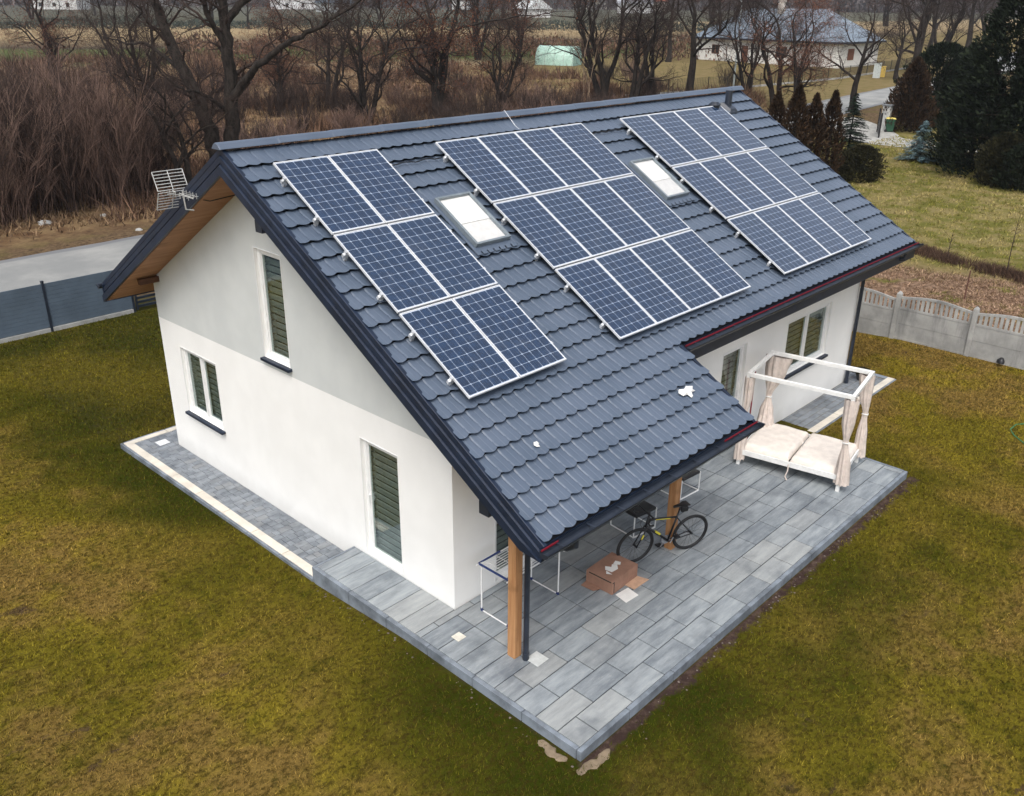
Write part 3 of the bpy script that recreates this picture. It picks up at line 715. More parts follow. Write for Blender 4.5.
# ---------------------------------------------------------------- antenna
an = thing('tv_antenna', (-OV-.06, 1.05, 5.47), 'grid reflector television antenna bracketed to the dark verge below the ridge', 'antenna')
an.scale = (.85, .85, .85); M_ant = simple('weathered_antenna_metal', (.48, .48, .46), .5, .3)
b = LMB(); b.tube([(.10, 0, .02), (-.06, .0, .06), (-.08, 0, .42)], .016, 8); b.build('mast', M_ant, an)
b = LMB(); b.tube([(-.08, .40, .36), (-.10, -.42, .33)], .014, 6); b.build('boom', M_ant, an)
def grid(zlo, zhi, lean):
    g = LMB(); n = 7
    for i in range(n):
        z = zlo+(zhi-zlo)*i/(n-1); k = (z-.36)*lean
        g.tube([(-.36, .42+abs(k), z), (.26, .42+abs(k), z)], .009, 5)
    for xx in (-.36, -.05, .26): g.tube([(xx, .42+abs((zlo-.36)*lean), zlo), (xx, .42+abs((zhi-.36)*lean), zhi)], .010, 5)
    return g
grid(.38, .72, -.45).build('reflector', M_ant, an); grid(.34, .0, .45).build('reflector', M_ant, an)
b = LMB()
for yy, hw in ((.22, .20), (.05, .16), (-.1, .15), (-.24, .13), (-.38, .12)):
    b.tube([(-.09-hw, yy, .35), (-.09+hw, yy, .35)], .007, 5); b.tube([(-.09-hw*.7, yy, .30), (-.09-hw*.7, yy, .41)], .006, 5); b.tube([(-.09+hw*.7, yy, .30), (-.09+hw*.7, yy, .41)], .006, 5)
b.build('director_rods', M_ant, an)
b = LMB(); b.box(-.13, -.04, .10, .2, .31, .39); b.build('feed_box', M_black, an, bevel=.008)

# ---------------------------------------------------------------- fences
def left_fence():
    fx = [-3.93-2.54*k for k in range(8, 0, -1)]+[-3.93, -1.39, 1.15, 3.69]; y = 14.40
    fn = thing('slat_fence', (3.69, y, ground(3.69, y)), 'dark blue grey closed slat fence between the lawn and the road', 'fence')
    M_fp = simple('slate_blue_slats', (.085, .115, .15), .5, 0, .12, 1.5, .5)
    for i, x in enumerate(fx):
        z = ground(x, y); b = MB(); b.box(x-.035, x+.035, y-.04, y+.04, z, z+1.53); b.box(x-.04, x+.04, y-.045, y+.045, z+1.53, z+1.55); b.build('fence_post', M_navyd, fn)
        if i < len(fx)-1:
            x2 = fx[i+1]; b = MB(); k = 0; zz = z+.14
            while zz < z+1.46: b.box(x+.035, x2-.035, y-.012, y+.012, zz, zz+.112); b.box(x+.035, x2-.035, y-.008, y+.008, zz+.112, zz+.12); zz += .12
            b.build('slat_panel', M_fp, fn)
            b = MB(); b.box(x+.04, x2-.04, y-.05, y+.05, z-.1, z+.115); b.build('plinth', M_conc, fn)
    g = thing('slatted_gate', (3.80, y, ground(3.8, y)), 'dark open slatted gate behind the back corner of the house', 'gate')
    b = MB(); z = ground(4, y)
    for (a, c) in ((3.80, 5.6), (5.7, 7.5)):
        for q in (a, c): b = MB(); b.bar((q, y, z+.06), (q, y, z+1.45), .06); b.build('gate_post', M_navyd, g)
    b = MB()
    for (a, c) in ((3.80, 5.6), (5.7, 7.5)):
        for i in range(10): b.box(a+.03, c-.03, y-.015, y+.015, z+.12+i*.135, z+.20+i*.135)
    b.build('gate_slats', M_navyd, g)
def mat_conc():
    t = NT('weathered_precast_concrete'); n = t.noise(1.6, 5, .65); s = t.noise(1., 5, .7, t.scale(t.pos(), (3., 3., .5)))
    c = t.mix(t.ramp(n, .3, .7), (.27, .27, .255), (.44, .435, .415)); c = t.mix(t.ramp(s, .5, .75, 0, .65), c, (.12, .12, .12)); i = t.island()
    c = t.mix(t.ramp(i, 0, 1, 0, .35), c, (.2, .205, .21)); t.bump(t.noise(35, 4, .7), .3, .01); return t.fin(c, .9, 0, .2)
M_conc = mat_conc()
left_fence()
def right_fence():
    x = 17.95; ys = [-3.9+2.1*k for k in range(-9, 9)]
    fn = thing('concrete_fence', (x, -3.9, ground(x, -3.9)), 'grey precast concrete panel fence with arched baluster tops beyond the terrace lawn', 'fence')
    for i, y in enumerate(ys):
        z = ground(x, y); b = MB(); b.box(x-.07, x+.07, y-.065, y+.065, z-.1, z+1.36)
        b.hexa([(x-.07, y-.065, z+1.36), (x+.07, y-.065, z+1.36), (x+.07, y+.065, z+1.36), (x-.07, y+.065, z+1.36), (x-.025, y-.02, z+1.42), (x+.025, y-.02, z+1.42), (x+.025, y+.02, z+1.42), (x-.025, y+.02, z+1.42)])
        b.build('fence_post', M_conc, fn, bevel=.006)
        if i == len(ys)-1: continue
        y2 = ys[i+1]; a, c = y+.066, y2-.066; z = ground(x, (y+y2)/2)
        b = MB(); b.box(x-.03, x+.03, a, c, z-.1, z+.05); b.build('plinth', M_conc, fn)
        b = MB(); b.box(x-.02, x+.02, a, c, z+.055, z+.46); b.build('lower_slab', M_conc, fn)
        b = MB(); b.box(x-.02, x+.02, a, c, z+.468, z+.88); b.build('upper_slab', M_conc, fn)
        b = MB(); b.box(x-.025, x+.025, a, c, z+.888, z+.95); n = 15; L = c-a
        top = lambda k: z+1.19+.11*math.sin(math.pi*k)**1.3
        for j in range(n):
            k0, k1 = (j+.0)/n, (j+.58)/n; ym = [a+L*k0, a+L*k1]
            b.hexa([(x-.018, ym[0], z+.95), (x+.018, ym[0], z+.95), (x+.018, ym[1], z+.95), (x-.018, ym[1], z+.95), (x-.018, ym[0], top(k0)), (x+.018, ym[0], top(k0)), (x+.018, ym[1], top(k1)), (x-.018, ym[1], top(k1))])
        for j in range(20):
            k0, k1 = j/20, (j+1)/20; ya, yb = a+L*k0, a+L*k1
            b.hexa([(x-.025, ya, top(k0)), (x+.025, ya, top(k0)), (x+.025, yb, top(k1)), (x-.025, yb, top(k1)), (x-.025, ya, top(k0)+.07), (x+.025, ya, top(k0)+.07), (x+.025, yb, top(k1)+.07), (x-.025, yb, top(k1)+.07)])
        b.build('baluster_panel', M_conc, fn, recalc=True)
right_fence()

# ---------------------------------------------------------------- daybed
ang = math.atan2(-1.98, .36)
DL, DW = 2.01, 1.45
def daybed():
    o = (7.37, -5.03, 0)
    t_ = thing('canopy_daybed', o, 'white wooden canopy daybed with cream cushions and tied curtains on the terrace', 'daybed', rz=ang)
    for (a, b) in ((0, 0), (DL, 0), (DL, DW), (0, DW)):
        m_ = LMB(); m_.box(a-.035, a+.035, b-.035, b+.035, 0, 1.95); m_.build('post', M_whitep, t_, bevel=.004)
    m_ = LMB(); e = .035
    m_.box(-e, DL+e, -e, e, 1.952, 2.03); m_.box(-e, DL+e, DW-e, DW+e, 1.952, 2.03); m_.box(-e+.002, e-.002, e, DW-e, 1.956, 2.028); m_.box(DL-e+.002, DL+e-.002, e, DW-e, 1.956, 2.028)
    m_.build('canopy_frame', M_whitep, t_, bevel=.004)
    m_ = LMB(); m_.box(.037, DL-.037, -.03, .0, .24, .35); m_.box(.037, DL-.037, DW, DW+.03, .24, .35); m_.box(-.03, 0, .037, DW-.037, .24, .35); m_.box(DL, DL+.03, .037, DW-.037, .24, .35)
    for i in range(12): m_.box(.05+i*.165, .15+i*.165, .001, DW-.001, .30, .325)
    m_.build('bed_frame', M_whitep, t_, bevel=.003)
    M_fab = simple('cream_fabric', (.72, .66, .60), .9, 0, .08, 6., .2, .2)
    for i in range(2):
        x0 = .02+i*(DL/2); x1 = x0+DL/2-.03; nx, ny = 20, 26; b = LMB(); v0 = []
        def zt(u, v):
            e_ = min(u, 1-u, v, 1-v); z = .335+.12*min(1, (e_/.055))**.45
            z -= .022*math.exp(-((v-.52)/.02)**2); z += .008*math.sin(u*7+v*5+i)+.006*math.sin(v*17+i*2)*math.sin(u*9); return z
        for a in range(nx+1):
            for c in range(ny+1):
                u = a/nx; v = c/ny; u2 = u*u*(3-2*u)*.5+u*.5; v2 = v*v*(3-2*v)*.5+v*.5
                b.v.append((x0+(x1-x0)*u2, .012+(DW-.024)*v2, zt(u2, v2)))
        for a in range(nx):
            for c in range(ny):
                k = a*(ny+1)+c; b.f.append((k, k+ny+1, k+ny+2, k+1)); b.m.append(0)
        n = len(b.v); ring = [a*(ny+1) for a in range(nx+1)]+[nx*(ny+1)+c for c in range(1, ny+1)]+[a*(ny+1)+ny for a in range(nx-1, -1, -1)]+[c for c in range(ny-1, 0, -1)]
        b.v += [(b.v[k][0], b.v[k][1], .327) for k in ring]
        for q in range(len(ring)):
            r2 = (q+1) % len(ring); b.f.append((ring[q], ring[r2], n+r2, n+q)); b.m.append(0)
        b.f.append(tuple(n+q for q in range(len(ring)))); b.m.append(0)
        b.build('cushion', M_fab, t_, smooth=True)
    M_cur = simple('cream_curtain', (.62, .54, .485), .9, 0, .12, 9., .2)
    def curtain(cx, cy, keys, bottom, top=1.94, tie=1.05, pl=9, seed=0):
        b = LMB(); rd = random.Random(seed); n = 40; zz = [top-(top-bottom)*i/26 for i in range(27)]
        for z in zz:
            k = 0
            while k < len(keys)-2 and z < keys[k+1][0]: k += 1
            (z0, ox0, oy0, rx0, ry0), (z1, ox1, oy1, rx1, ry1) = keys[k], keys[k+1]; u = (z0-z)/(z0-z1); u = max(0, min(1, u)); u = u*u*(3-2*u)
            ox, oy, rx, ry = [p+(q-p)*u for p, q in zip((ox0, oy0, rx0, ry0), (ox1, oy1, rx1, ry1))]
            for j in range(n):
                a = 2*math.pi*j/n; f = 1+.20*math.sin(pl*a+seed+z*1.2)+.10*math.sin((pl*2+1)*a+z*3)
                b.v.append((cx+ox+rx*f*math.cos(a), cy+oy+ry*f*math.sin(a), z+.012*math.sin(pl*a)*(z < bottom+.05)))
        for i in range(len(zz)-1):
            for j in range(n): b.f.append((i*n+j, i*n+(j+1) % n, (i+1)*n+(j+1) % n, (i+1)*n+j)); b.m.append(0)
        c = b.build('curtain', M_cur, t_, smooth=True)
        k = [q for q in keys if abs(q[0]-tie) < .08][0]
        r = LMB(); r.tube([(cx+k[1]+k[3]*1.25*math.cos(q*.6), cy+k[2]+k[4]*1.25*math.sin(q*.6), tie+.01*math.sin(q)) for q in range(12)], .013, 6); r.build('tie_band', M_whitep, c)
    curtain(DL, 0, [(1.95, -.02, .03, .12, .10), (1.5, -.02, .02, .10, .09), (1.05, .0, .0, .045, .045), (.55, .02, .02, .11, .10), (.14, .03, .04, .13, .12)], .16, seed=1)
    curtain(DL, DW, [(1.95, -.08, -.02, .13, .08), (1.5, -.05, -.02, .10, .08), (1.1, .0, .0, .045, .045), (.6, .01, .0, .09, .09), (.14, .02, .0, .11, .10)], .16, tie=1.1, seed=2)
    curtain(0, DW, [(1.95, .16, -.02, .24, .07), (1.6, .13, -.02, .19, .07), (1.0, .03, .0, .05, .05), (.7, .05, -.08, .12, .12), (.40, .09, -.18, .15, .22), (.36, .09, -.18, .15, .22)], .40, tie=1.0, seed=3)
    curtain(0, 0, [(1.95, .02, .05, .08, .12), (1.5, .02, .04, .07, .10), (1.05, .0, .0, .045, .045), (.5, .0, .02, .09, .09), (.1, .0, .02, .10, .10)], .12, seed=4)
    s = LMB(); s.tube([(1.02, -.03, .30), (1.03, -.06, .18), (1.0, -.09, .05), (1.06, -.14, .008)], [.014, .012, .012, .012], 6); s.build('hanging_strap', M_cur, t_)
daybed()

# ---------------------------------------------------------------- bicycle
def bicycle():
    Pf = Vector((2.97, -5.62, 0)); Pr = Vector((3.98, -6.04, 0)); d = (Pf-Pr).normalized(); rz = math.atan2(d.y, d.x)
    t_ = thing('bicycle', Pr, 'black road bicycle with yellow accents leaning beside the wooden porch post', 'bicycle', rz=rz)
    t_.scale = (1.06, 1.06, 1.06); WB = (Pf-Pr).length/1.06; RW = .335; lean = .10
    def L(x, z, y=0): return (x, y+z*lean, z)
    def ring(mb, cx, r, tr, n=40, m_=8):
        b0 = len(mb.v)
        for i in range(n):
            a = 2*math.pi*i/n
            for j in range(m_):
                q = 2*math.pi*j/m_; rr = r+tr*math.cos(q); mb.v.append(tuple(Vector(L(cx+rr*math.cos(a), RW+rr*math.sin(a)))+Vector((0, tr*math.sin(q), 0))))
        for i in range(n):
            for j in range(m_): mb.f.append((b0+i*m_+j, b0+((i+1) % n)*m_+j, b0+((i+1) % n)*m_+(j+1) % m_, b0+i*m_+(j+1) % m_)); mb.m.append(0)
    M_by = simple('bicycle_black_paint', (.012, .013, .016), .3, 0, .2); M_ye = simple('yellow_paint', (.62, .55, .04), .4); M_si = simple('bicycle_silver', (.5, .5, .52), .3, .8)
    for cx in (0, WB):
        ty = LMB(); ring(ty, cx, RW-.018, .021); w = ty.build('wheel', M_rubber, t_, smooth=True)
        rm = LMB(); ring(rm, cx, RW-.045, .010); rm.build('rim', M_by, w, smooth=True)
        sp = LMB()
        for i in range(20):
            a = 2*math.pi*i/20; y = .03*(1 if i % 2 else -1); sp.tube([Vector(L(cx+.02*math.cos(a+.8), RW+.02*math.sin(a+.8)))+Vector((0, y, 0)), L(cx+(RW-.05)*math.cos(a), RW+(RW-.05)*math.sin(a))], .0016, 4)
        sp.tube([Vector(L(cx, RW))+Vector((0, -.05, 0)), Vector(L(cx, RW))+Vector((0, .05, 0))], .018, 8); sp.build('spokes', M_by, w)
    bb = (.42, .27); st = (.30, .78); hd = (.86, .80); hd2 = (.885, .68)
    f = LMB(); f.tube([L(*bb), L(*st)], .016); f.tube([L(*bb), L(*hd2)], .021); f.tube([L(st[0]+.02, .72), L(*hd)], .017); f.tube([L(*hd2), L(hd[0]-.01, .86)], .02)
    for s in (-.045, .045): f.tube([L(*bb, s*.5), L(0, RW, s)], .009); f.tube([L(.315, .71, s*.3), L(0, RW, s)], .008); f.tube([L(*hd2, s*.6), L(.93, .55, s), L(WB, RW, s)], [.013, .012, .009])
    f.build('frame', M_by, t_, smooth=True)
    f = LMB(); f.tube([L(.45, .733, .0), L(.72, .775, .0)], .019); f.tube([L(.60, .45), L(.70, .53)], .023); f.tube([L(.93, .55, .047), L(.965, .47, .052)], .012); f.build('frame_decal', M_ye, t_)
    f = LMB(); f.tube([L(*st), L(.275, .93)], .013); f.build('seat_post', M_by, t_)
    s_ = LMB(); pr_ = [(-.13, .075, .95), (-.06, .07, .955), (.02, .035, .95), (.14, .018, .945)]
    for i in range(3):
        (x0, w0, z0), (x1, w1, z1) = pr_[i], pr_[i+1]; q = .27
        s_.hexa([L(q+x0, z0-.035, -w0*.6), L(q+x1, z1-.03, -w1*.6), L(q+x1, z1-.03, w1*.6), L(q+x0, z0-.035, w0*.6), L(q+x0, z0, -w0), L(q+x1, z1, -w1), L(q+x1, z1, w1), L(q+x0, z0, w0)])
    s_.build('saddle', M_black, t_)
    b = LMB(); b.tube([L(.855, .86), L(.845, .93), L(.90, .95)], .014); b.tube([L(.90, .95, -.22), L(.90, .95, .22)], .013)
    for s in (-.22, .22): b.tube([L(.90, .95, s), L(.975, .945, s), L(1.0, .90, s), L(.97, .84, s), L(.90, .83, s)], .015)
    b.tube([L(.86, .85, .02), L(.98, .88, .04), L(1.0, .75, .0), L(.92, .62, 0)], .004, 5); b.build('handlebar', M_black, t_, smooth=True)
    c = LMB(); n = 24; c.prism([(.085*math.cos(2*math.pi*i/n), .085*math.sin(2*math.pi*i/n)) for i in range(n)], lambda a, z: L(bb[0]+a, bb[1]+z, -.055), lambda a, z: L(bb[0]+a, bb[1]+z, -.045)); c.build('chainring', M_si, t_)
    c = LMB(); c.tube([L(bb[0], bb[1], -.07), L(bb[0]+.06, bb[1]-.155, -.08)], .010); c.tube([L(bb[0], bb[1], .07), L(bb[0]-.06, bb[1]+.155, .08)], .010); c.build('crank', M_si, t_)
    for (a, z, y) in ((bb[0]+.06, bb[1]-.155, -.13), (bb[0]-.06, bb[1]+.155, .13)):
        c = LMB(); p = Vector(L(a, z, y)); c.box(p.x-.045, p.x+.045, p.y-.04, p.y+.04, p.z-.012, p.z+.012); c.build('pedal', M_black, t_)
    b = LMB(); b.box(.13, .26, -.03+.085, .03+.085, .80, .90); b.build('saddle_bag', M_black, t_, bevel=.02)
bicycle()

# ---------------------------------------------------------------- cardboard box and litter
bx0 = Vector((1.99, -5.94, 0)); rzb = .03
bt = thing('cardboard_box', bx0, 'closed brown cardboard box with torn white tape on the terrace', 'box', rz=rzb)
w_, l_, h_ = .70, .53, .25
b = LMB(); b.box(0, w_, 0, l_, .004, h_); b.build('carton', M_cardb, bt, bevel=.006)
b = LMB(); b.hexa([(-.02, l_*.45, .006), (0, l_*.4, .03), (0, l_, .03), (-.02, l_*.95, .006), (-.12, l_*.55, .01), (-.12, l_*.55, .016), (-.13, l_*1.0, .016), (-.13, l_*1.0, .01)]); b.build('flap', M_cardb, bt)
b = LMB(); b.hexa([(.36, -.18, .010), (w_+.05, -.20, .010), (w_, 0, .010), (.36, 0, .010), (.36, -.18, .016), (w_+.05, -.20, .016), (w_, 0, .016), (.36, 0, .016)])
b.build('flap', simple('pale_cardboard', (.52, .33, .22), .85), bt)
b = LMB()
for pts in ([(.22, .18), (.36, .16), (.45, .24), (.40, .31), (.33, .27), (.28, .36), (.20, .30)], [(.42, .30), (.52, .33), (.55, .24), (.48, .20)], [(.12, .22), (.19, .27), (.17, .14)]):
    b.prism([p for p in pts], lambda x, y: (x, y, h_+.001), lambda x, y: (x, y, h_+.004))
b.build('torn_tape', M_paper, bt)
b = LMB(); b.box(-.003, -.0005, .03, l_-.06, h_-.030, h_-.012); b.box(.0, .05, -.003, -.0005, h_-.034, h_-.014); b.box(.035, .05, -.0032, -.0007, .03, h_-.04); b.build('lid_seam', M_dark, bt)
p = Vector((2.16, -6.10, 0)); b = MB(); b.prism([(-.17, -.12), (.13, -.14), (.17, .10), (-.12, .13)], lambda x, y: (p.x+x, p.y+y, .004), lambda x, y: (p.x+x, p.y+y, .009))
tag(b.build('paper_sheet', M_paper, origin=p), 'cream paper sheet lying beside the cardboard box', 'paper')
def cover(x, y, s, z, mat, label, rz=0):
    b = MB(); n = len(b.v); b.box(x-s, x+s, y-s, y+s, z-.0, z+.008); b.box(x-s*.8, x+s*.8, y-s*.8, y+s*.8, z+.009, z+.013)
    tag(b.build('drain_cover', mat, origin=(x, y, z), bevel=.003), label, 'drain cover', 'small square covers set in the paving')
M_cov = simple('pale_cover', (.52, .54, .53), .6)
cover(-.42, -4.93, .08, .002, simple('cream_cover', (.66, .63, .55), .6), 'cream square cover on the paving by the house corner')
cover(.03, -6.10, .12, .002, M_cov, 'grey square cover at the foot of the porch downpipe')
cover(-.22, 4.75, .12, GR+.022, simple('white_cover', (.70, .71, .72), .6), 'white square cover on the narrow path by the back corner')

# ---------------------------------------------------------------- drying rack
def rack():
    t_ = thing('drying_rack', (.27, -5.30, 0), 'white folding laundry drying rack with blue joints behind the porch post', 'drying rack')
    M_bl = simple('blue_plastic', (.012, .03, .13), .4)
    x0, x1, y0, y1, h = .0, 1.14, 0, .58, .86
    for x in (x0, x1):
        b = LMB(); b.tube([(x, y0, h), (x, y0, .01), (x, y1, .01), (x, y1, h)], .013, 8); b.build('leg_frame', M_white, t_)
        b = LMB()
        for y in (y0, y1): b.tube([(x, y-.03*(1 if y else -1), .013), (x, y, .012), (x, y, .05)], .02, 8)
        b.build('foot_joint', M_bl, t_)
    for x in (x0-.02, x1+.06):
        b = LMB(); b.tube([(x, y0-.05, h-.05), (x, y0-.04, h), (x, y1+.04, h), (x, y1+.05, h-.02)], .017, 8); b.build('end_bar', M_bl if x < .1 else M_white, t_)
    b = LMB(); b.tube([(x0-.02, y1+.04, h), (x0+.42, y1+.02, h+.02)], .016, 8); b.build('side_grip', M_bl, t_)
    b = LMB()
    for y in (y0-.03, y1+.03): b.tube([(x0-.08, y, h), (x1+.06, y, h)], .011, 6)
    b.build('side_bar', M_white, t_)
    b = LMB()
    for i in range(12): b.tube([(x0-.02, y0+.02+i*.05, h+.004), (x1+.06, y0+.02+i*.05, h+.004)], .0055, 5)
    for i in range(6): b.tube([(x0+.1+i*.22, y0, h-.004), (x0+.1+i*.22, y1, h-.004)], .004, 5)
    b.build('drying_wire', M_white, t_)
rack()
def chair(loc, rz, label):
    t_ = thing('garden_chair', loc, label, 'chair', 'chairs under the porch roof', rz=rz)
    b = LMB()
    for x in (0, .56): b.tube([(x, 0, .42), (x, 0, .015), (x, .56, .015), (x, .60, .75)], .014, 8)
    b.tube([(0, 0, .015), (.56, 0, .015)], .014, 8); b.build('sled_frame', M_white, t_)
    b = LMB(); b.box(.02, .54, -.02, .52, .40, .46); b.build('seat', M_black, t_, bevel=.02)
    b = LMB(); b.hexa([(.02, .50, .46), (.54, .50, .46), (.54, .55, .46), (.02, .55, .46), (.02, .60, .86), (.54, .60, .86), (.54, .64, .86), (.02, .64, .86)]); b.build('backrest', M_black, t_, bevel=.02)
chair((3.58, -5.18, 0), -.12, 'white sled frame chair with black seat behind the bicycle'); chair((5.28, -5.02, 0), -.08, 'white sled frame chair with black seat near the porch step corner')
# red pole behind the daybed
b = MB(); b.tube([(8.42, -4.62, 0), (8.42, -4.62, 1.66)], .016, 8); b.tube([(8.42, -4.62, 1.66), (8.42, -4.62, 1.72)], .024, 8)
tag(b.build('red_pole', M_red, origin=(8.42, -4.62, 0)), 'thin red pole standing between the daybed and the wall', 'pole')
# ---------------------------------------------------------------- vegetation
def tree_meshes(seed, height, tr, fork=2, limbs=None, spread=.9, lv=4, twig=1., lean=(0, 0), first=.28, bend=.16, leafy=0, droop=.0):
    """tapered trunk with forking limbs; returns builders for the wood, the fine branches and dead leaves"""
    rd = random.Random(seed); wood, fine = LMB(), LMB(); tips = []
    def branch(p, d, L, r, level):
        n = 7 if level == 0 else (6 if level < 3 else 4)
        pts = [p.copy()]; rads = [r]; dirs = []
        d = d.normalized(); seg = L/n
        for i in range(n):
            k = bend*(.7 if level == 0 else 1.5+.35*level)
            d = (d+Vector((rd.gauss(0, k), rd.gauss(0, k), rd.gauss(0, k*.7)+(.05 if level < 2 else .03)-droop*level*.03))).normalized()
            p = p+d*seg; pts.append(p.copy()); dirs.append(d.copy())
            rads.append(max(r*(1-.62*(i+1)/n) if level < 2 else r*(1-.8*(i+1)/n), .004))
        if level == 0: rads[0] = r*1.35
        sides = 10 if level == 0 else (7 if level == 1 else (5 if level == 2 else 3))
        (wood if level < 2 else fine).tube(pts, rads, sides, cap=False)
        if level >= lv:
            tips.append((p, d)); return
        if level == 0: cnt = [5, 6][rd.random() > .5]
        else: cnt = int({1: 8, 2: 8, 3: 6, 4: 4}.get(level, 4)*twig*rd.uniform(.8, 1.2))
        for c in range(cnt):
            lo = first if level == 0 else .18
            u = lo+(1-lo)*((c+rd.random())/cnt); i = min(int(u*n), n-1); f = u*n-i
            q = pts[i].lerp(pts[i+1], f); a = dirs[i]
            perp = a.cross(Vector((rd.gauss(0, 1), rd.gauss(0, 1), rd.gauss(0, 1)))).normalized()
            if level == 0: perp = (perp+Vector((math.cos(c*2.4+seed), math.sin(c*2.4+seed), .1))*1.5).normalized()
            out = (a*rd.uniform(.5, .95)+perp*rd.uniform(.6, 1.1)*spread).normalized()
            if level >= 1: out = (out+Vector((0, 0, .12))).normalized()
            Lc = L*rd.uniform(.42, .72)*(1.15-.45*u) if level else L*rd.uniform(.5, .8)
            branch(q, out, Lc, max(rads[i]*rd.uniform(.38, .62), .006), level+1)
        if level < 2 or rd.random() < .5: branch(pts[-1], dirs[-1]+Vector((rd.gauss(0, .3), rd.gauss(0, .3), .1)), L*.55, rads[-1]*.9, level+1)
    if limbs:
        for pts0, r0, r1, dens in limbs:
            P = [Vector(p) for p in pts0]; out = []
            for i in range(len(P)-1):
                a, b, c, d = P[max(i-1, 0)], P[i], P[i+1], P[min(i+2, len(P)-1)]
                for q in range(5):
                    u = q/5; out.append(.5*((2*b)+(c-a)*u+(2*a-5*b+4*c-d)*u*u+(3*b-3*c+d-a)*u**3)+Vector((rd.gauss(0, .04), rd.gauss(0, .04), rd.gauss(0, .03)))*(1 if i+q else 0))
            out.append(P[-1]); m_ = len(out); rr = [r0+(r1-r0)*(i/(m_-1))**.8 for i in range(m_)]; wood.tube(out, rr, 10, cap=False)
            L = sum((out[i+1]-out[i]).length for i in range(m_-1))
            for c in range(int(L*dens)):
                u = .3+.7*rd.random(); i = min(int(u*(m_-1)), m_-2); a = (out[i+1]-out[i]).normalized(); perp = a.cross(Vector((rd.gauss(0, 1), rd.gauss(0, 1), rd.gauss(0, 1)))).normalized()
                branch(out[i].lerp(out[i+1], rd.random()), (a*.7+perp+Vector((0, 0, .15))).normalized(), rd.uniform(1.2, 3.4)*(1.25-.5*u), max(rr[i]*rd.uniform(.22, .42), .02), 2)
    for k in range(fork if not limbs else 0):
        a = 2*math.pi*k/fork+seed*1.3; s = .0 if fork == 1 else .30
        branch(Vector((.25*tr*math.cos(a)*(fork > 1), .25*tr*math.sin(a)*(fork > 1), -.2)), Vector((s*math.cos(a)+lean[0], s*math.sin(a)+lean[1], 1)), height*.55, tr*(1 if fork == 1 else .78), 0)
    leaves = None
    if leafy:
        out = []
        for (p, d) in tips:
            for _ in range(leafy):
                if rd.random() < .45: continue
                c = p+Vector((rd.gauss(0, .14), rd.gauss(0, .14), rd.gauss(0, .14))); u = Vector((rd.gauss(0, 1), rd.gauss(0, 1), rd.gauss(0, 1))).normalized(); w = u.cross(Vector((rd.random(), rd.random(), rd.random()))).normalized(); s = rd.uniform(.04, .085)
                out += [c+u*s, c+w*s*.6, c-u*s, c-w*s*.6]
        leaves = np.array([tuple(q) for q in out], np.float32)
    return wood, fine, leaves
def make_tree(name, loc, label, group, **kw):
    t_ = thing(name, loc, label, 'tree', group); mat2 = kw.pop('twigmat', M_twig)
    w, f, lv = tree_meshes(**kw)
    w.build('trunk', M_bark, t_, smooth=True, recalc=False); f.build('crown', mat2, t_, smooth=True, recalc=False)
    if lv is not None and len(lv): np_mesh('dead_leaves', lv, 4, M_rust, t_)
    return t_
GT = 'bare winter trees beyond the road'
def photo_plane(pts, x0, v0, s_):      # limbs drawn in the plane facing south-west, pushed in and out in depth
    r2 = Vector((R_.x, R_.y, 0)).normalized(); f2 = Vector((F_.x, F_.y, 0)).normalized()
    return [tuple(r2*((u-x0)/s_)+f2*dp+Vector((0, 0, (v0-v)/s_/.93))) for (u, v, dp) in pts]
BL = [([(228, 200, 0), (226, 175, 0), (219, 150, .1), (211, 120, .3), (197, 90, .6), (184, 62, .9), (176, 40, 1.2), (163, 0, 1.6), (158, -50, 2.)], .52, .12, 1.6),
      ([(233, 200, 0), (236, 170, 0), (240, 135, -.1), (244, 100, -.2), (246, 60, -.3), (246, 35, -.2), (238, -10, .0), (236, -60, .3)], .50, .13, 1.5),
      ([(243, 112, -.2), (262, 93, -.8), (290, 72, -1.5), (322, 56, -2.1), (352, 44, -2.5), (398, 18, -3.)], .24, .05, 2.0),
      ([(246, 48, -.3), (262, 30, .4), (282, 14, .9), (310, -4, 1.4), (345, -22, 1.8)], .22, .05, 1.8),
      ([(246, 70, -.3), (236, 40, -1.), (236, 10, -1.6), (232, -30, -2.)], .16, .05, 1.6),
      ([(197, 90, .6), (176, 78, 1.4), (150, 66, 2.2), (128, 68, 3.), (100, 62, 3.6)], .13, .03, 2.2),
      ([(240, 122, -.2), (225, 104, -1.4), (208, 96, -2.4), (190, 70, -3.)], .12, .03, 2.0)]
p0 = at(230, 196)
big = make_tree('bare_tree', p0, 'big forked bare tree with thick dark limbs behind the left end of the ridge', GT, seed=11, height=15, tr=.6, limbs=[(photo_plane(a, 230, 196, 19.6), b, c, d) for a, b, c, d in BL], lv=4, twig=.75)
t2 = make_tree('bare_tree', at(190, 202), 'slim bare tree just left of the roof apex', GT, seed=5, height=8.5, tr=.24, fork=2, spread=.85, lv=4, twig=.8, first=.25)
oak = make_tree('oak_tree', at(438, 118), 'rust leaved bare tree in the middle of the field above the ridge', GT, seed=8, height=17, tr=.45, fork=2, spread=1.15, lv=4, twig=.95, first=.12, leafy=6)
b3 = make_tree('bare_tree', at(603, 102), 'bare tree cluster of upright stems right of the pale greenhouse', GT, seed=21, height=16, tr=.40, fork=3, spread=.8, lv=4, twig=.85, first=.2)
st = make_tree('bare_tree', at(852, 112), 'bare street tree standing alone on the near edge of the road', GT, seed=14, height=10.5, tr=.33, fork=1, spread=1.1, lv=4, twig=1.0, first=.42, bend=.12)
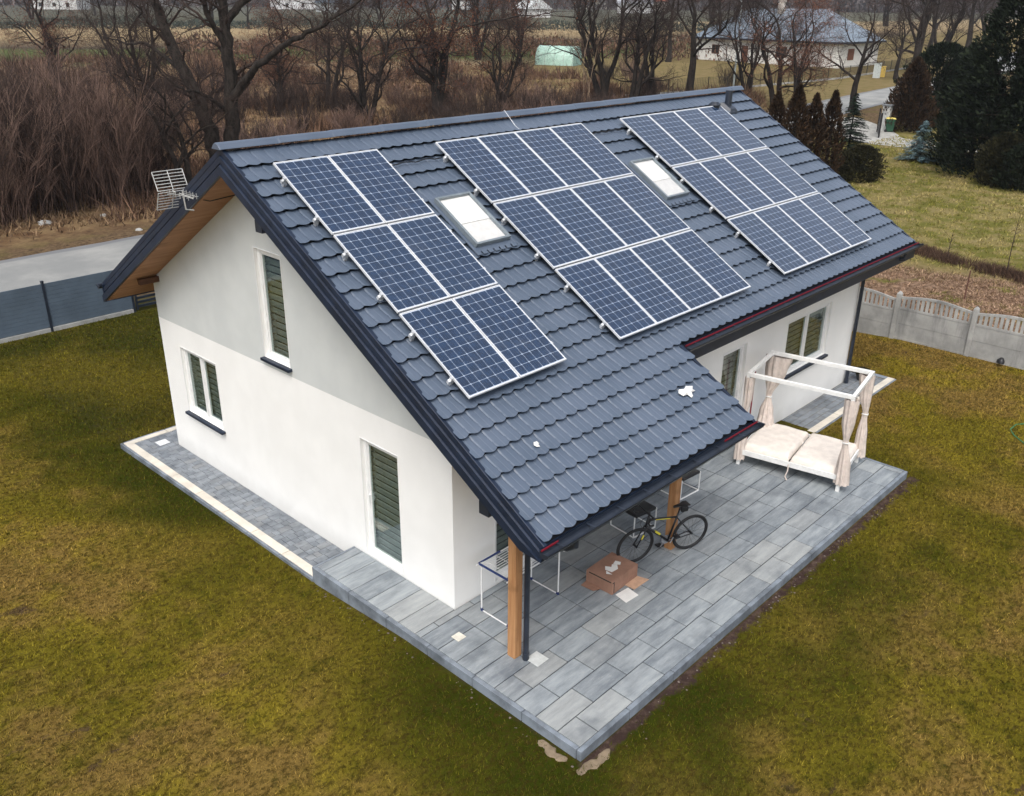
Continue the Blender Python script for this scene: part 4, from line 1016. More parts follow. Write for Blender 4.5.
def tcopy(src, u, v, label, sc=1., rz=None, dz=0, lx=0):
    o = copy_tree(src); o.location = at(u, v, dz); o.scale = (sc, sc, sc*random.uniform(.95, 1.1)); o.rotation_euler = (lx, 0, rz if rz is not None else random.uniform(0, 6.28))
    o['label'] = label; return o
tcopy(b3, 500, 112, 'small leaning bare tree left of the pale greenhouse', .62)
tcopy(b3, 368, 128, 'bare tree between the big forked tree and the rust leaved one', .78, 2.)
tcopy(t2, 632, 104, 'slim bare tree right of the upright cluster', 1.5, 1.1)
tcopy(st, 690, 97, 'thick trunked bare tree left of the street lamp', 1.35, 2.2)
tcopy(t2, 652, 98, 'leaning bare tree left of the thick trunked one', 1.5, 4.2)
tcopy(b3, 747, 96, 'bare tree with crooked low limb beside the street lamp', .72, .6)
tcopy(oak, 793, 112, 'rusty bare tree in front of the white house middle', .62, 3.3)
tcopy(t2, 776, 106, 'bare tree leaning over the fence before the white house', 1.55, 5.)
tcopy(st, 896, 79, 'small bare street tree beyond the yellow cabinet', .95, 1.)
tcopy(t2, 915, 74, 'leaning bare tree on the far verge', 2.4, 3.)
tcopy(b3, 937, 66, 'forked bare tree on the far verge', .95, 2.5)
tcopy(st, 965, 55, 'wide bare tree at the far end of the road', 1.7, 4.)
tcopy(b3, 985, 45, 'bare tree right of the wide one at the road end', 1.1, 5.2)
tcopy(st, 930, 48, 'distant bare tree behind the far fence', 1.5, 2.8)
tcopy(b3, 150, 120, 'bare tree rising behind the brown thicket', .85, .9)
tcopy(oak, 60, 90, 'rusty bare tree behind the left thicket', .8, 1.7)
tcopy(oak, 280, 110, 'rusty bare tree right behind the big forked tree', .6, 4.4)
tcopy(oak, 520, 66, 'rusty tree left behind the greenhouse', .85, .4)
tcopy(b3, 478, 60, 'pale bare tree far in the field left of the greenhouse', 1.0, 2.)
tcopy(t2, 330, 105, 'thin bare tree in the field right of the big forked tree', 1.3, 2.)
tcopy(b3, 720, 60, 'bare tree right in front of the white house corner', .95, 4.)
tcopy(st, 668, 62, 'bare tree left of the white house', 1.3, 5.)
rdv = random.Random(77)
for i in range(16):
    u = 20+i*62+rdv.uniform(-20, 20); v = rdv.uniform(14, 30)
    o = tcopy([b3, st, oak][i % 3], u, v, 'far hazy bare tree standing in the row at the edge of the fields', rdv.uniform(1.0, 1.7)); o['group'] = 'far bare trees at the field edge'

# thicket of tall stems on the left
def stem_shrub(seed, h, n, rad, mat, twigs=5, r0=.022):
    rd = random.Random(seed); b = LMB()
    for i in range(n):
        a = rd.uniform(0, 6.28); q = rd.random()**.6*rad; p = Vector((q*math.cos(a), q*math.sin(a), -.1)); hh = h*rd.uniform(.55, 1.05)
        d = Vector((math.cos(a)*q/rad*.28+rd.gauss(0, .07), math.sin(a)*q/rad*.28+rd.gauss(0, .07), 1)).normalized(); pts = [p.copy()]; m_ = 5
        for k in range(m_):
            d = (d+Vector((rd.gauss(0, .13), rd.gauss(0, .13), .02))).normalized(); p = p+d*hh/m_; pts.append(p.copy())
            for _ in range(twigs if k > 0 else 1):
                s = (d+Vector((rd.gauss(0, .75), rd.gauss(0, .75), rd.gauss(0, .3)))).normalized(); L = hh*rd.uniform(.08, .26); e = p+s*L*.5; f = e+(s+Vector((rd.gauss(0, .25), rd.gauss(0, .25), .2))).normalized()*L*.5
                b.tube([p-d*hh/m_*rd.random(), e, f], [.008, .006, .003], 3, cap=False)
        b.tube(pts, [r0*(1-.75*k/m_) for k in range(m_+1)], 4, cap=False)
    return b
def shrub_kind(name, seed, h, n, rad, mat, label, cat, group, **k):
    t_ = bpy.data.objects.new('tmp', None)
    o = stem_shrub(seed, h, n, rad, mat, **k).build(name, mat, None, smooth=False, recalc=False); return o
thick = [stem_shrub(s, 6.0, 60, 1.7, M_twig2, twigs=9, r0=.017).build('tall_shrub', m_, recalc=False) for s, m_ in ((1, M_twig2), (2, M_twig), (3, M_twig2))]
used = [False]*3; k = 0
def place_mesh(protos, used, i, loc, sc, label, cat, group):
    p = protos[i % len(protos)]
    o = p if not used[i % len(protos)] else p.copy()
    if used[i % len(protos)]: COL.objects.link(o)
    used[i % len(protos)] = True
    o.location = loc; o.scale = (sc, sc, sc); o.rotation_euler = (0, 0, rdv.uniform(0, 6.28)); tag(o, label, cat, group); return o
for row, y in enumerate((31.0, 33.6, 36.5)):
    x = -4.+row*.8
    while x < 12.6+row*1.2:
        loc = (x, y+rdv.uniform(-.5, .5), ground(x, y)); edge = x > 11
        place_mesh(thick, used, k, loc, rdv.uniform(.85, 1.12)*(.75 if edge else 1), 'one of the tall mauve brown stem shrubs forming the dense left thicket', 'shrub', 'tall shrubs of the left thicket'); k += 1; x += rdv.uniform(1.35, 1.9)
pale = stem_shrub(9, 6.5, 7, .7, M_stemlt, twigs=3).build('pale_stem_shrub', M_stemlt, recalc=False); pale.location = (4.6, 29.8, ground(4.6, 29.8)); tag(pale, 'pale yellowish stems standing in front of the thicket at the left edge', 'shrub')
birch = stem_shrub(10, 9, 3, .5, M_stemlt, twigs=3, r0=.06).build('pale_sapling', M_stemlt, recalc=False); birch.location = at(588, 103); tag(birch, 'thin pale sapling right of the greenhouse', 'tree')
small = [stem_shrub(s, 1.9, 60, .9, M_twig, twigs=4, r0=.012).build('field_shrub', m_, recalc=False) for s, m_ in ((31, M_twig), (32, M_twig2), (33, M_twig))]
used2 = [False]*3; kk = 0
for i in range(95):
    for _ in range(30):
        u = rdv.uniform(150, 790); v = rdv.uniform(58, 175)
        p = at(u, v)
        if p.y > 28.5+max(0, p.x-40)*.12 and p.x < 90: break
    else: continue
    place_mesh(small, used2, i, p, rdv.uniform(.6, 1.5), 'one of the low brown shrubs scattered over the dry field', 'shrub', 'low shrubs in the dry field')

# dry weeds and brush: uncountable
def tufts(name, xy, n_bl, h, w, mat, lean=.45, zf=None, spread=.06, hvar=.5):
    N = len(xy); P = np.repeat(xy, n_bl, 0)+rng.normal(0, spread, (N*n_bl, 2)); z = ground_np(P[:, 0], P[:, 1])
    hh = (np.repeat(h, n_bl) if hasattr(h, '__len__') else h)*rng.uniform(1-hvar, 1+hvar, N*n_bl)
    a = rng.uniform(0, 2*np.pi, N*n_bl); l = np.abs(rng.normal(0, lean, N*n_bl))*hh; b = rng.uniform(0, 2*np.pi, N*n_bl)
    ww = (np.repeat(w, n_bl) if hasattr(w, '__len__') else w)*rng.uniform(.6, 1.3, N*n_bl)
    V = np.zeros((N*n_bl, 3, 3)); V[:, 0, 0] = P[:, 0]-np.cos(b)*ww/2; V[:, 0, 1] = P[:, 1]-np.sin(b)*ww/2; V[:, 0, 2] = z-.005
    V[:, 1, 0] = P[:, 0]+np.cos(b)*ww/2; V[:, 1, 1] = P[:, 1]+np.sin(b)*ww/2; V[:, 1, 2] = z-.005
    V[:, 2, 0] = P[:, 0]+np.cos(a)*l; V[:, 2, 1] = P[:, 1]+np.sin(a)*l; V[:, 2, 2] = z+hh
    return np_mesh(name, V.reshape(-1, 3), 3, mat)
def sector(n, r0, r1, power, half=43):
    a = R(YAW)+R(half)*(rng.random(n)*2-1); r = (r0**power+(r1**power-r0**power)*rng.random(n))**(1/power)
    return np.stack([CX+r*np.cos(a), CY+r*np.sin(a)], 1), r
def outside(p, x0, x1, y0, y1): return ~((p[:, 0] > x0) & (p[:, 0] < x1) & (p[:, 1] > y0) & (p[:, 1] < y1))
p, r = sector(420000, 5, 42, 1.15, 46)
ok = (p[:, 0] < 17.8) & (p[:, 1] < 14.3) & outside(p, -.95, 9.6, -7.78, 5.5) & outside(p, 0, 14.9, -5.4, 5) & outside(p, 9, 14.9, -5.4, 5)
p, r = p[ok], r[ok]
dd = np.maximum(np.maximum(-.9-p[:, 0], p[:, 0]-9.5), -7.7-p[:, 1]); ok = (dd > .16+.16*rng.random(len(dd))) | (rng.random(len(dd)) < .25) | (p[:, 1] > -1.8) | (p[:, 0] > 9.8)
p, r = p[ok], r[ok]
lg = tufts('lawn_grass', p, 3, .030+.0005*r, .007+.0006*r, M_blade, .9, spread=.03); tag(lg, kind='stuff')
p, r = sector(60000, 22, 75, 1.3, 40); ok = (p[:, 0] > 18.1) & (p[:, 1] < 14.2) & (p[:, 1] < 14.2); p, r = p[ok], r[ok]
tag(tufts('neighbour_grass', p, 4, .05+.0008*r, .010+.0008*r, M_blade, .8, spread=.06), kind='stuff')
p, r = sector(90000, 30, 150, .9, 38); road = 24.6+np.clip(p[:, 0]-12, 0, None)*.075
ok = (p[:, 1] > road+1.4+1.6*rng.random(len(p))) & (p[:, 0]-p[:, 1]*.2 < 70); p, r = p[ok], r[ok]
nn = (np.sin(p[:, 0]*.55+np.sin(p[:, 1]*.31)*2)+np.sin(p[:, 1]*.43+1.3*np.sin(p[:, 0]*.23)))*.5; ok = rng.random(len(p)) < .45+.5*nn; p, r, nn = p[ok], r[ok], nn[ok]
tag(tufts('dry_weeds', p, 5, np.clip(.22+.001*r+.22*nn, .10, .5), .03+.0010*r, M_weed, .85, spread=.2), kind='stuff')
ok = nn > .35; tag(tufts('brown_brush', p[ok][::2], 7, np.clip(.5+.003*r[ok][::2]+.4*nn[ok][::2], .3, 1.2), .03+.0011*r[ok][::2], M_weedd, .7, spread=.35), kind='stuff')
# dead leaves on the neighbour's ground along the concrete fence
x = rng.uniform(18.3, 26.5, 9000); y = rng.uniform(-12, 3.5, 9000); k2 = np.sin(x*1.3+y*.7)+np.sin(y*1.1)+rng.normal(0, .7, 9000); q = np.stack([x, y], 1)[k2 > -.6]
tag(tufts('dead_leaf_litter', q, 5, .05, .06, M_leafl if 'M_leafl' in globals() else leaf_mat('pinkish_dead_leaves', (.14, .085, .055), (.40, .27, .18)), 1.2, spread=.12), kind='stuff')
# dark bramble row across the neighbour's lawn
hp = []
for i in range(3600):
    u = rng.random()
    if math.sin(u*23)+math.sin(u*9+1)+rng.random()*1.6 < -.5: continue
    a = Vector((30.5, 2.6)).lerp(Vector((25.6, -8.5)), u); hp.append((a.x+rng.normal(0, .28), a.y+rng.normal(0, .1)))
tag(tufts('bramble_row', np.array(hp), 5, .22, .022, leaf_mat('dark_bramble', (.03, .018, .013), (.12, .07, .045)), .8, spread=.12), kind='stuff')
# crumbs of mortar and stones along the terrace edge
mb = MB(); rdm = random.Random(6)
def stone(mb, p, r, flat=.6):
    n = len(mb.v); k = 6
    for (zz, rr) in ((0, 1), (.55, .85), (1, .35)):
        for i in range(k):
            a = 6.283*i/k+rdm.uniform(-.3, .3); q = r*rr*rdm.uniform(.7, 1.15); mb.v.append((p.x+q*math.cos(a), p.y+q*math.sin(a), p.z-.01+r*flat*zz))
    for j in range(2):
        for i in range(k): mb.f.append((n+j*k+i, n+j*k+(i+1) % k, n+(j+1)*k+(i+1) % k, n+(j+1)*k+i)); mb.m.append(0)
    mb.f.append(tuple(n+2*k+i for i in range(k))); mb.m.append(0)
for i in range(230):
    if rdm.random() < .7: x = rdm.uniform(-1, 9.8); y = TY0-.05-abs(rdm.gauss(0, .12))
    else: x = TX0-.04-abs(rdm.gauss(0, .09)); y = rdm.uniform(-7.8, -2)
    stone(mb, Vector((x, y, ground(x, y))), rdm.uniform(.008, .028))
tag(mb.build('edge_pebbles', simple('pebbles', (.13, .105, .09), .9, 0, .4, 9.)), kind='stuff')
M_mort = simple('mortar_remains', (.20, .155, .105), .95, 0, .25, 6., .2, .5)
for i, (u0, v0, n, lab) in enumerate(((554, 745, 8, 'flat remains of tan mortar along the grass left of the terrace corner'), (600, 757, 9, 'flat remains of tan mortar along the grass right of the terrace corner'))):
    mb = MB(); a = at(538, 741) if i == 0 else at(578, 775); b = at(566, 762) if i == 0 else at(611, 750)
    d = (b-a); L_ = d.length; d.normalize(); nn_ = Vector((-d.y, d.x, 0)); k = 22; rows_ = []
    for j in range(k+1):
        u = j/k; w_m = (.035+.075*math.sin(math.pi*min(1, u*1.02))**.5*(.72+.28*math.sin(j*.75+i)))*(.0 if j in (0, k) else 1); c = a+d*L_*u+nn_*(.02*math.sin(j*.35)+.008*math.sin(j*1.3)); c.z = ground(c.x, c.y)
        rows_.append([c-nn_*w_m+Vector((0, 0, -.01)), c-nn_*w_m*.6+Vector((0, 0, .009+.003*math.sin(j*2.3))), c+nn_*w_m*.5+Vector((0, 0, .010+.003*math.cos(j*1.7))), c+nn_*w_m+Vector((0, 0, -.01))])
    for p_, q_ in zip(rows_, rows_[1:]):
        for z_ in range(3): mb.face([p_[z_], p_[z_+1], q_[z_+1], q_[z_]])
    tag(mb.build('mortar_remains', M_mort, origin=a), lab, 'rubble')
for i, (u, v, s) in enumerate(((45, 224, .35), (104, 216, .22), (139, 230, .18))):
    mb = MB(); p = at(u, v); stone(mb, p, s, .5); tag(mb.build('stone', M_conc, origin=p), ['largest pale stone on the verge below the thicket', 'pale stone on the verge right of the largest one', 'pale stone at the road edge near the roof verge'][i], 'stone')

# conifers, hedging plants: many small sprays filling the crown volume
def sprays(seed, prof, h, n, size, up=.6, lumps=5, fill=.55):
    g = np.random.default_rng(seed); z = g.random(n)**.85; a = g.uniform(0, 2*np.pi, n)
    R0 = np.interp(z, *zip(*prof)); bump = 1+.20*np.sin(a*lumps+z*9+seed)+.15*np.sin(a*(lumps*2+1)-z*23)+.10*np.sin(z*40+a*3)
    rr = R0*bump*(fill+(1-fill)*g.random(n)**.35); c = np.stack([rr*np.cos(a), rr*np.sin(a), z*h], 1)
    d = np.stack([np.cos(a), np.sin(a), np.full(n, up)], 1)+g.normal(0, .45, (n, 3)); d /= np.linalg.norm(d, axis=1)[:, None]
    s = np.cross(d, g.normal(0, 1, (n, 3))); s /= np.linalg.norm(s, axis=1)[:, None]; L = size*g.uniform(.6, 1.4, n)[:, None]
    V = np.stack([c-d*L*.4-s*L*.16, c-d*L*.4+s*L*.16, c+d*L*.55+s*L*.10, c+d*L*.8, ], 1); V[:, 2] = c+d*L*.35+s*L*.20; V4 = np.stack([c-d*L*.4, c+s*L*.2, c+d*L*.7, c-s*L*.2], 1)
    return V4.reshape(-1, 3)
def conifer(name, loc, label, group, h, prof, n, size, mat, cat='conifer', seed=1, up=.6, trunk=True, **k):
    t_ = thing(name, loc, label, cat, group)
    if trunk:
        b = LMB(); b.tube([(0, 0, -.2), (.02, 0, h*.5), (0, .02, h*.93)], [.02*h+.03, .014*h+.02, .008], 7); b.build('trunk', M_bark, t_)
        rd = random.Random(seed)
        if h > 3:
            b = LMB()
            for i in range(int(h*9)):
                z = rd.uniform(.06, .9); a = rd.uniform(0, 6.28); r_ = float(np.interp(z, *zip(*prof)))*.8; b.tube([(0, 0, z*h), (r_*.5*math.cos(a), r_*.5*math.sin(a), z*h+.05), (r_*math.cos(a), r_*math.sin(a), z*h+.1)], [.03, .02, .006], 4, cap=False)
            b.build('branch', M_twig, t_)
    np_mesh('crown', sprays(seed, prof, h, n, size, up, **k), 4, mat, t_)
    return t_
col = [(0, .55), (.05, .85), (.3, 1.), (.6, .8), (.85, .42), (1, .04)]
GH = 'winter brown thujas in a row behind the roof'
def sc(pf, r): return [(a, b*r) for a, b in pf]
conifer('thuja', at(768, 182), 'brown thuja leftmost in the row, slightly apart', GH, 4.8, sc(col, .75), 5200, .17, M_thuja, seed=1, up=1.4)
conifer('thuja', at(787, 188), 'tallest brown thuja, second from the left in the row', GH, 5.3, sc(col, .82), 6500, .17, M_thuja, seed=2, up=1.4)
conifer('thuja', at(805, 186), 'brown thuja third from the left in the row', GH, 4.8, sc(col, .74), 5200, .17, M_thuja, seed=3, up=1.4)
conifer('thuja', at(823, 184), 'brown thuja rightmost in the row beside the dark spruce', GH, 4.9, sc(col, .72), 5200, .17, M_thuja, seed=4, up=1.4)
def spruce(loc, label, h, r, mat, seed, n=26, name='spruce_tree', dens=1.):
    t_ = thing(name, loc, label, 'conifer'); g = np.random.default_rng(seed); b = LMB(); b.tube([(0, 0, -.1), (0, 0, h*.97)], [.03*h*.5+.03, .006], 7); b.build('trunk', M_bark, t_)
    out = []; br = LMB()
    for i in range(n):
        z = h*(.05+.92*i/n); rr = r*(1-i/n)**.9+.05; m_ = int(7+rr*4)
        for j in range(m_):
            a = g.uniform(0, 6.28); q = rr*g.uniform(.75, 1.12); tip = np.array([q*math.cos(a), q*math.sin(a), z-.10*q+.06*q*g.normal()]); b0 = np.array([0, 0, z+.05]); br.tube([tuple(b0), tuple((b0+tip)/2+np.array([0, 0, -.03*q])), tuple(tip)], [.012, .009, .004], 3, cap=False)
            k = int((10+34*q)*dens); u = g.random(k)**.7; c = b0+(tip-b0)*u[:, None]; side = np.array([-math.sin(a), math.cos(a), 0]); w = (1-u)*.32*q+.05
            c = c+side*(g.uniform(-1, 1, k)*w)[:, None]+np.array([0, 0, 1])*g.normal(0, .02, k)[:, None]
            d = (tip-b0)/max(q, .1)+side*g.uniform(-.8, .8, k)[:, None]+g.normal(0, .25, (k, 3)); d /= np.linalg.norm(d, axis=1)[:, None]; s = np.cross(d, [0, 0, 1.]); L = .085
            out.append(np.stack([c-d*L*.5, c+s*L*.35, c+d*L, c-s*L*.35], 1).reshape(-1, 3))
    br.build('branch', M_twig, t_); np_mesh('crown', np.concatenate(out), 4, mat, t_)
spruce(at(845, 170), 'small dark green spruce right of the brown thuja row', 4.6, 1.75, M_spr, 3, 30, dens=1.7)
spruce(at(919, 161), 'small blue spruce on the lawn in front of the driveway', 2.6, 1.35, M_blue, 5, 20, dens=1.6)
rb = [(0, .62), (.12, .92), (.45, 1.), (.75, .82), (.93, .5), (1, .2)]
conifer('round_bush', at(858, 181), 'dense dark rounded bush on the neighbour lawn', None, 1.95, sc(rb, 1.12), 11000, .11, M_box, 'bush', 7, .9, trunk=False, lumps=9)
dk = [(0, .7), (.08, 1.), (.35, .92), (.7, .55), (.9, .25), (1, .03)]
conifer('thuja', at(906, 131), 'brown conical thuja behind the green bin', None, 5.3, sc(dk, 1.7), 9000, .24, M_thuja, seed=12, up=1.2)
conifer('thuja', at(932, 126), 'broad dark green thuja behind the blue spruce', None, 6.2, sc(rb, 2.6), 15000, .24, M_con, seed=13, up=1.2)
conifer('conifer', at(960, 122), 'rear dark conifer between the broad thuja and the tall mass', None, 6.0, sc(dk, 2.8), 12000, .26, M_con, seed=19, up=1.)
conifer('conifer', at(996, 176), 'tallest dark conifer at the right edge of the photo', None, 12.2, sc(dk, 3.3), 26000, .26, M_con, seed=14, up=.7)
conifer('conifer', at(968, 166), 'dark conifer on the left flank of the tallest one', None, 6.2, sc(dk, 2.0), 15000, .22, M_con, seed=15, up=.8)
conifer('conifer', at(951, 160), 'low dark juniper at the left foot of the conifer group', None, 2.8, sc(rb, .85), 8000, .18, M_con, seed=16, up=1.2)
conifer('conifer', at(1045, 182), 'dark conifer cut by the right edge of the photo', None, 11, sc(dk, 3.), 22000, .26, M_con, seed=17, up=.7)
conifer('conifer', at(1000, 186), 'small olive juniper in front of the tall dark conifers', None, 2.8, sc(rb, 1.25), 8000, .16, M_box, seed=18, up=1.2)
conifer('conifer', at(1022, 190), 'low dark juniper at the lower right of the conifer group', None, 2.4, sc(rb, 1.4), 7000, .16, M_con, seed=20, up=1.2)
# thin bare saplings with posts near the bramble row
def sapling(u, v, h, label):
    p = at(u, v); b = MB(); rd = random.Random(int(u)); b.tube([p+Vector((0, 0, -.1)), p+Vector((.02, .03, h*.5)), p+Vector((.06, .02, h))], [.022, .016, .005], 5)
    for i in range(12):
        q = p+Vector((.03, .02, h*rd.uniform(.3, .95))); b.tube([q, q+Vector((rd.gauss(0, .2), rd.gauss(0, .2), rd.uniform(.1, .35)))], [.007, .003], 3)
    tag(b.build('sapling', M_twig, origin=p, recalc=False), label, 'sapling')
sapling(1006, 275, 2.1, 'thin bare sapling by the bramble row near the right edge'); sapling(947, 262, 1.1, 'short bare twig sapling in the bramble row middle')
p = at(964, 300); b = MB(); b.tube([p, p+Vector((.02, 0, 1.0))], .02, 6); tag(b.build('rusty_stake', simple('rusty_steel', (.10, .035, .025), .8), origin=p), 'thin rusty stake standing in the leaf litter behind the concrete fence', 'stake')
# weeds poking through behind the fence, small potted plant
pl = Vector((14.15, -4.66, GR+.02)); pt = thing('potted_plant', pl, 'small low plant in a round pot by the far house corner', 'plant')
b = LMB(); b.tube([(0, 0, 0), (0, 0, .03), (0, 0, .16), (0, 0, .17)], [.10, .11, .15, .13], 16); b.build('pot', simple('dark_pot', (.05, .05, .05), .6), pt)
V = sprays(4, [(0, .13), (.5, .22), (1, .1)], .16, 500, .06, .5); V[:, 2] += .15; np_mesh('leaves', V, 4, M_box, pt)
# garden hose end at the right edge
b = MB(); pts = [at(1024, 444, .015), at(1014, 436, .015), at(1010, 430, .015), at(1016, 425, .015), at(1030, 424, .015), at(1060, 430, .015)]; b.tube(pts, .014, 6); tag(b.build('garden_hose', simple('green_hose', (.02, .16, .07), .5), origin=pts[0]), 'thin green garden hose on the lawn at the right edge', 'hose')
p = at(1000, 366, .10); b = MB(); stone(b, p, .13, 1.1); tag(b.build('black_ball', M_black, origin=p, smooth=True), 'small black ball against the foot of the concrete fence', 'ball')

# ---------------------------------------------------------------- things along the street
# gate pier, gate, wheelie bin
def gp():
    p = at(884, 131); t_ = thing('gate_pier', p, 'pale rendered gate pier beside the driveway entrance', 'gate pier')
    b = LMB(); b.box(-.22, .22, -.3, .3, -.2, 1.85); b.build('pier', simple('pale_render', (.50, .50, .48), .9), t_, bevel=.02); b = LMB(); b.box(-.28, .28, -.36, .36, 1.852, 1.98); b.build('cap', simple('grey_cap', (.16, .17, .18), .7), t_, bevel=.02)
    p = at(877, 132); t_ = thing('driveway_gate', p, 'dark metal driveway gate standing open beside the pale pier', 'gate')
    b = LMB(); d = Vector((-.9, -.42, 0)).normalized(); 
    for k in (0, 3.4): b.bar(d*k, d*k+Vector((0, 0, 1.75)), .09)
    b.build('gate_post', M_black, t_); b = LMB()
    for i in range(9): b.bar(d*.06+Vector((0, 0, .12+i*.17)), d*3.34+Vector((0, 0, .12+i*.17)), .03, .09)
    b.build('gate_rail', M_black, t_)
    p = at(889, 132); t_ = thing('wheelie_bin', p, 'green wheelie bin with yellow lid beside the gate pier', 'bin', rz=.4)
    b = LMB(); b.hexa([(-.22, -.26, .05), (.22, -.26, .05), (.22, .26, .05), (-.22, .26, .05), (-.29, -.34, .98), (.29, -.34, .98), (.29, .34, .98), (-.29, .34, .98)]); b.build('body', simple('green_plastic', (.02, .075, .04), .5), t_, bevel=.03)
    b = LMB(); b.hexa([(-.32, -.37, .985), (.32, -.37, .985), (.32, .38, .985), (-.32, .38, .985), (-.26, -.30, 1.08), (.26, -.30, 1.08), (.26, .32, 1.08), (-.26, .32, 1.08)]); b.build('lid', simple('yellow_plastic', (.62, .50, .10), .5), t_, bevel=.02)
    for s in (-.25, .25):
        b = LMB(); b.tube([(s-.03, .27, .11), (s+.03, .27, .11)], .11, 14); b.build('wheel', M_rubber, t_)
gp()
p = at(876, 78); t_ = thing('cabinet', p, 'pale grey electrical cabinet by the far road verge', 'utility cabinet', rz=.3); b = LMB(); b.box(-.2, .2, -.42, .42, 0, 1.75); b.box(-.24, .24, -.46, .46, 1.752, 1.82); b.build('case', simple('pale_grey_cabinet', (.52, .56, .54), .5), t_, bevel=.02)
b = LMB(); b.box(-.207, -.201, -.36, -.01, .15, 1.65); b.box(-.207, -.201, .01, .36, .15, 1.65); b.build('door', simple('pale_grey_door', (.46, .50, .48), .5), t_)
p = at(881.5, 77); t_ = thing('gas_cabinet', p, 'yellow gas cabinet to the right of the pale cabinet', 'utility cabinet', rz=.3); b = LMB(); b.box(-.2, .2, -.36, .36, 0, 1.25); b.box(-.23, .23, -.40, .40, 1.252, 1.3); b.build('case', simple('yellow_cabinet', (.66, .46, .10), .5), t_, bevel=.02)
b = LMB(); b.box(-.207, -.201, -.30, .30, .12, 1.15); b.build('door', simple('yellow_cabinet_door', (.58, .40, .09), .5), t_)
p = at(733, 90); t_ = thing('street_lamp', p, 'slim grey street lamp rising behind the ridge in front of the white house', 'street lamp'); b = LMB(); b.tube([(0, 0, -.2), (0, 0, 4), (0, 0, 8.8)], [.10, .08, .05], 10); b.build('pole', simple('galvanised_pole', (.42, .47, .48), .5, .4), t_)
b = LMB(); b.tube([(0, 0, 8.8), (-.25, .3, 9.2), (-1.1, 1.3, 9.35)], [.05, .045, .04], 8); b.build('arm', simple('galvanised_arm', (.42, .47, .48), .5, .4), t_)
b = LMB(); b.bar((-1.0, 1.2, 9.36), (-1.5, 1.8, 9.42), .22, .11); b.build('lamp_head', simple('lamp_head', (.5, .54, .55), .4), t_, bevel=.03)
# wire fence with concrete foot beyond the road
def far_fence():
    pts = [at(620, 97), at(668, 94), at(745, 88), at(840, 79), at(905, 69), at(980, 53)]
    t_ = thing('wire_fence', pts[1], 'long dark wire fence on a concrete foot in front of the white house', 'fence')
    po = MB(); ba = MB(); wi = MB()
    posts = []
    for a, c in zip(pts, pts[1:]):
        n = max(1, int((c-a).length/2.5))
        for i in range(n):
            q = a.lerp(c, i/n); q.z = ground(q.x, q.y); posts.append(q)
    for q in posts: po.bar(q, q+Vector((0, 0, 1.45)), .07)
    for a, c in zip(posts, posts[1:]):
        ba.bar(a+Vector((0, 0, .08)), c+Vector((0, 0, .08)), .06, .26)
        for z in [.3+.12*i for i in range(10)]: wi.bar(a+Vector((0, 0, z)), c+Vector((0, 0, z)), .018)
        n = 12
        for i in range(1, n): q = a.lerp(c, i/n); wi.bar(q+Vector((0, 0, .25)), q+Vector((0, 0, 1.4)), .016)
    po.build('fence_posts', M_black, t_)['kind'] = 'stuff'; ba.build('concrete_foot', M_conc, t_); wi.build('wire_mesh', M_black, t_)
far_fence()
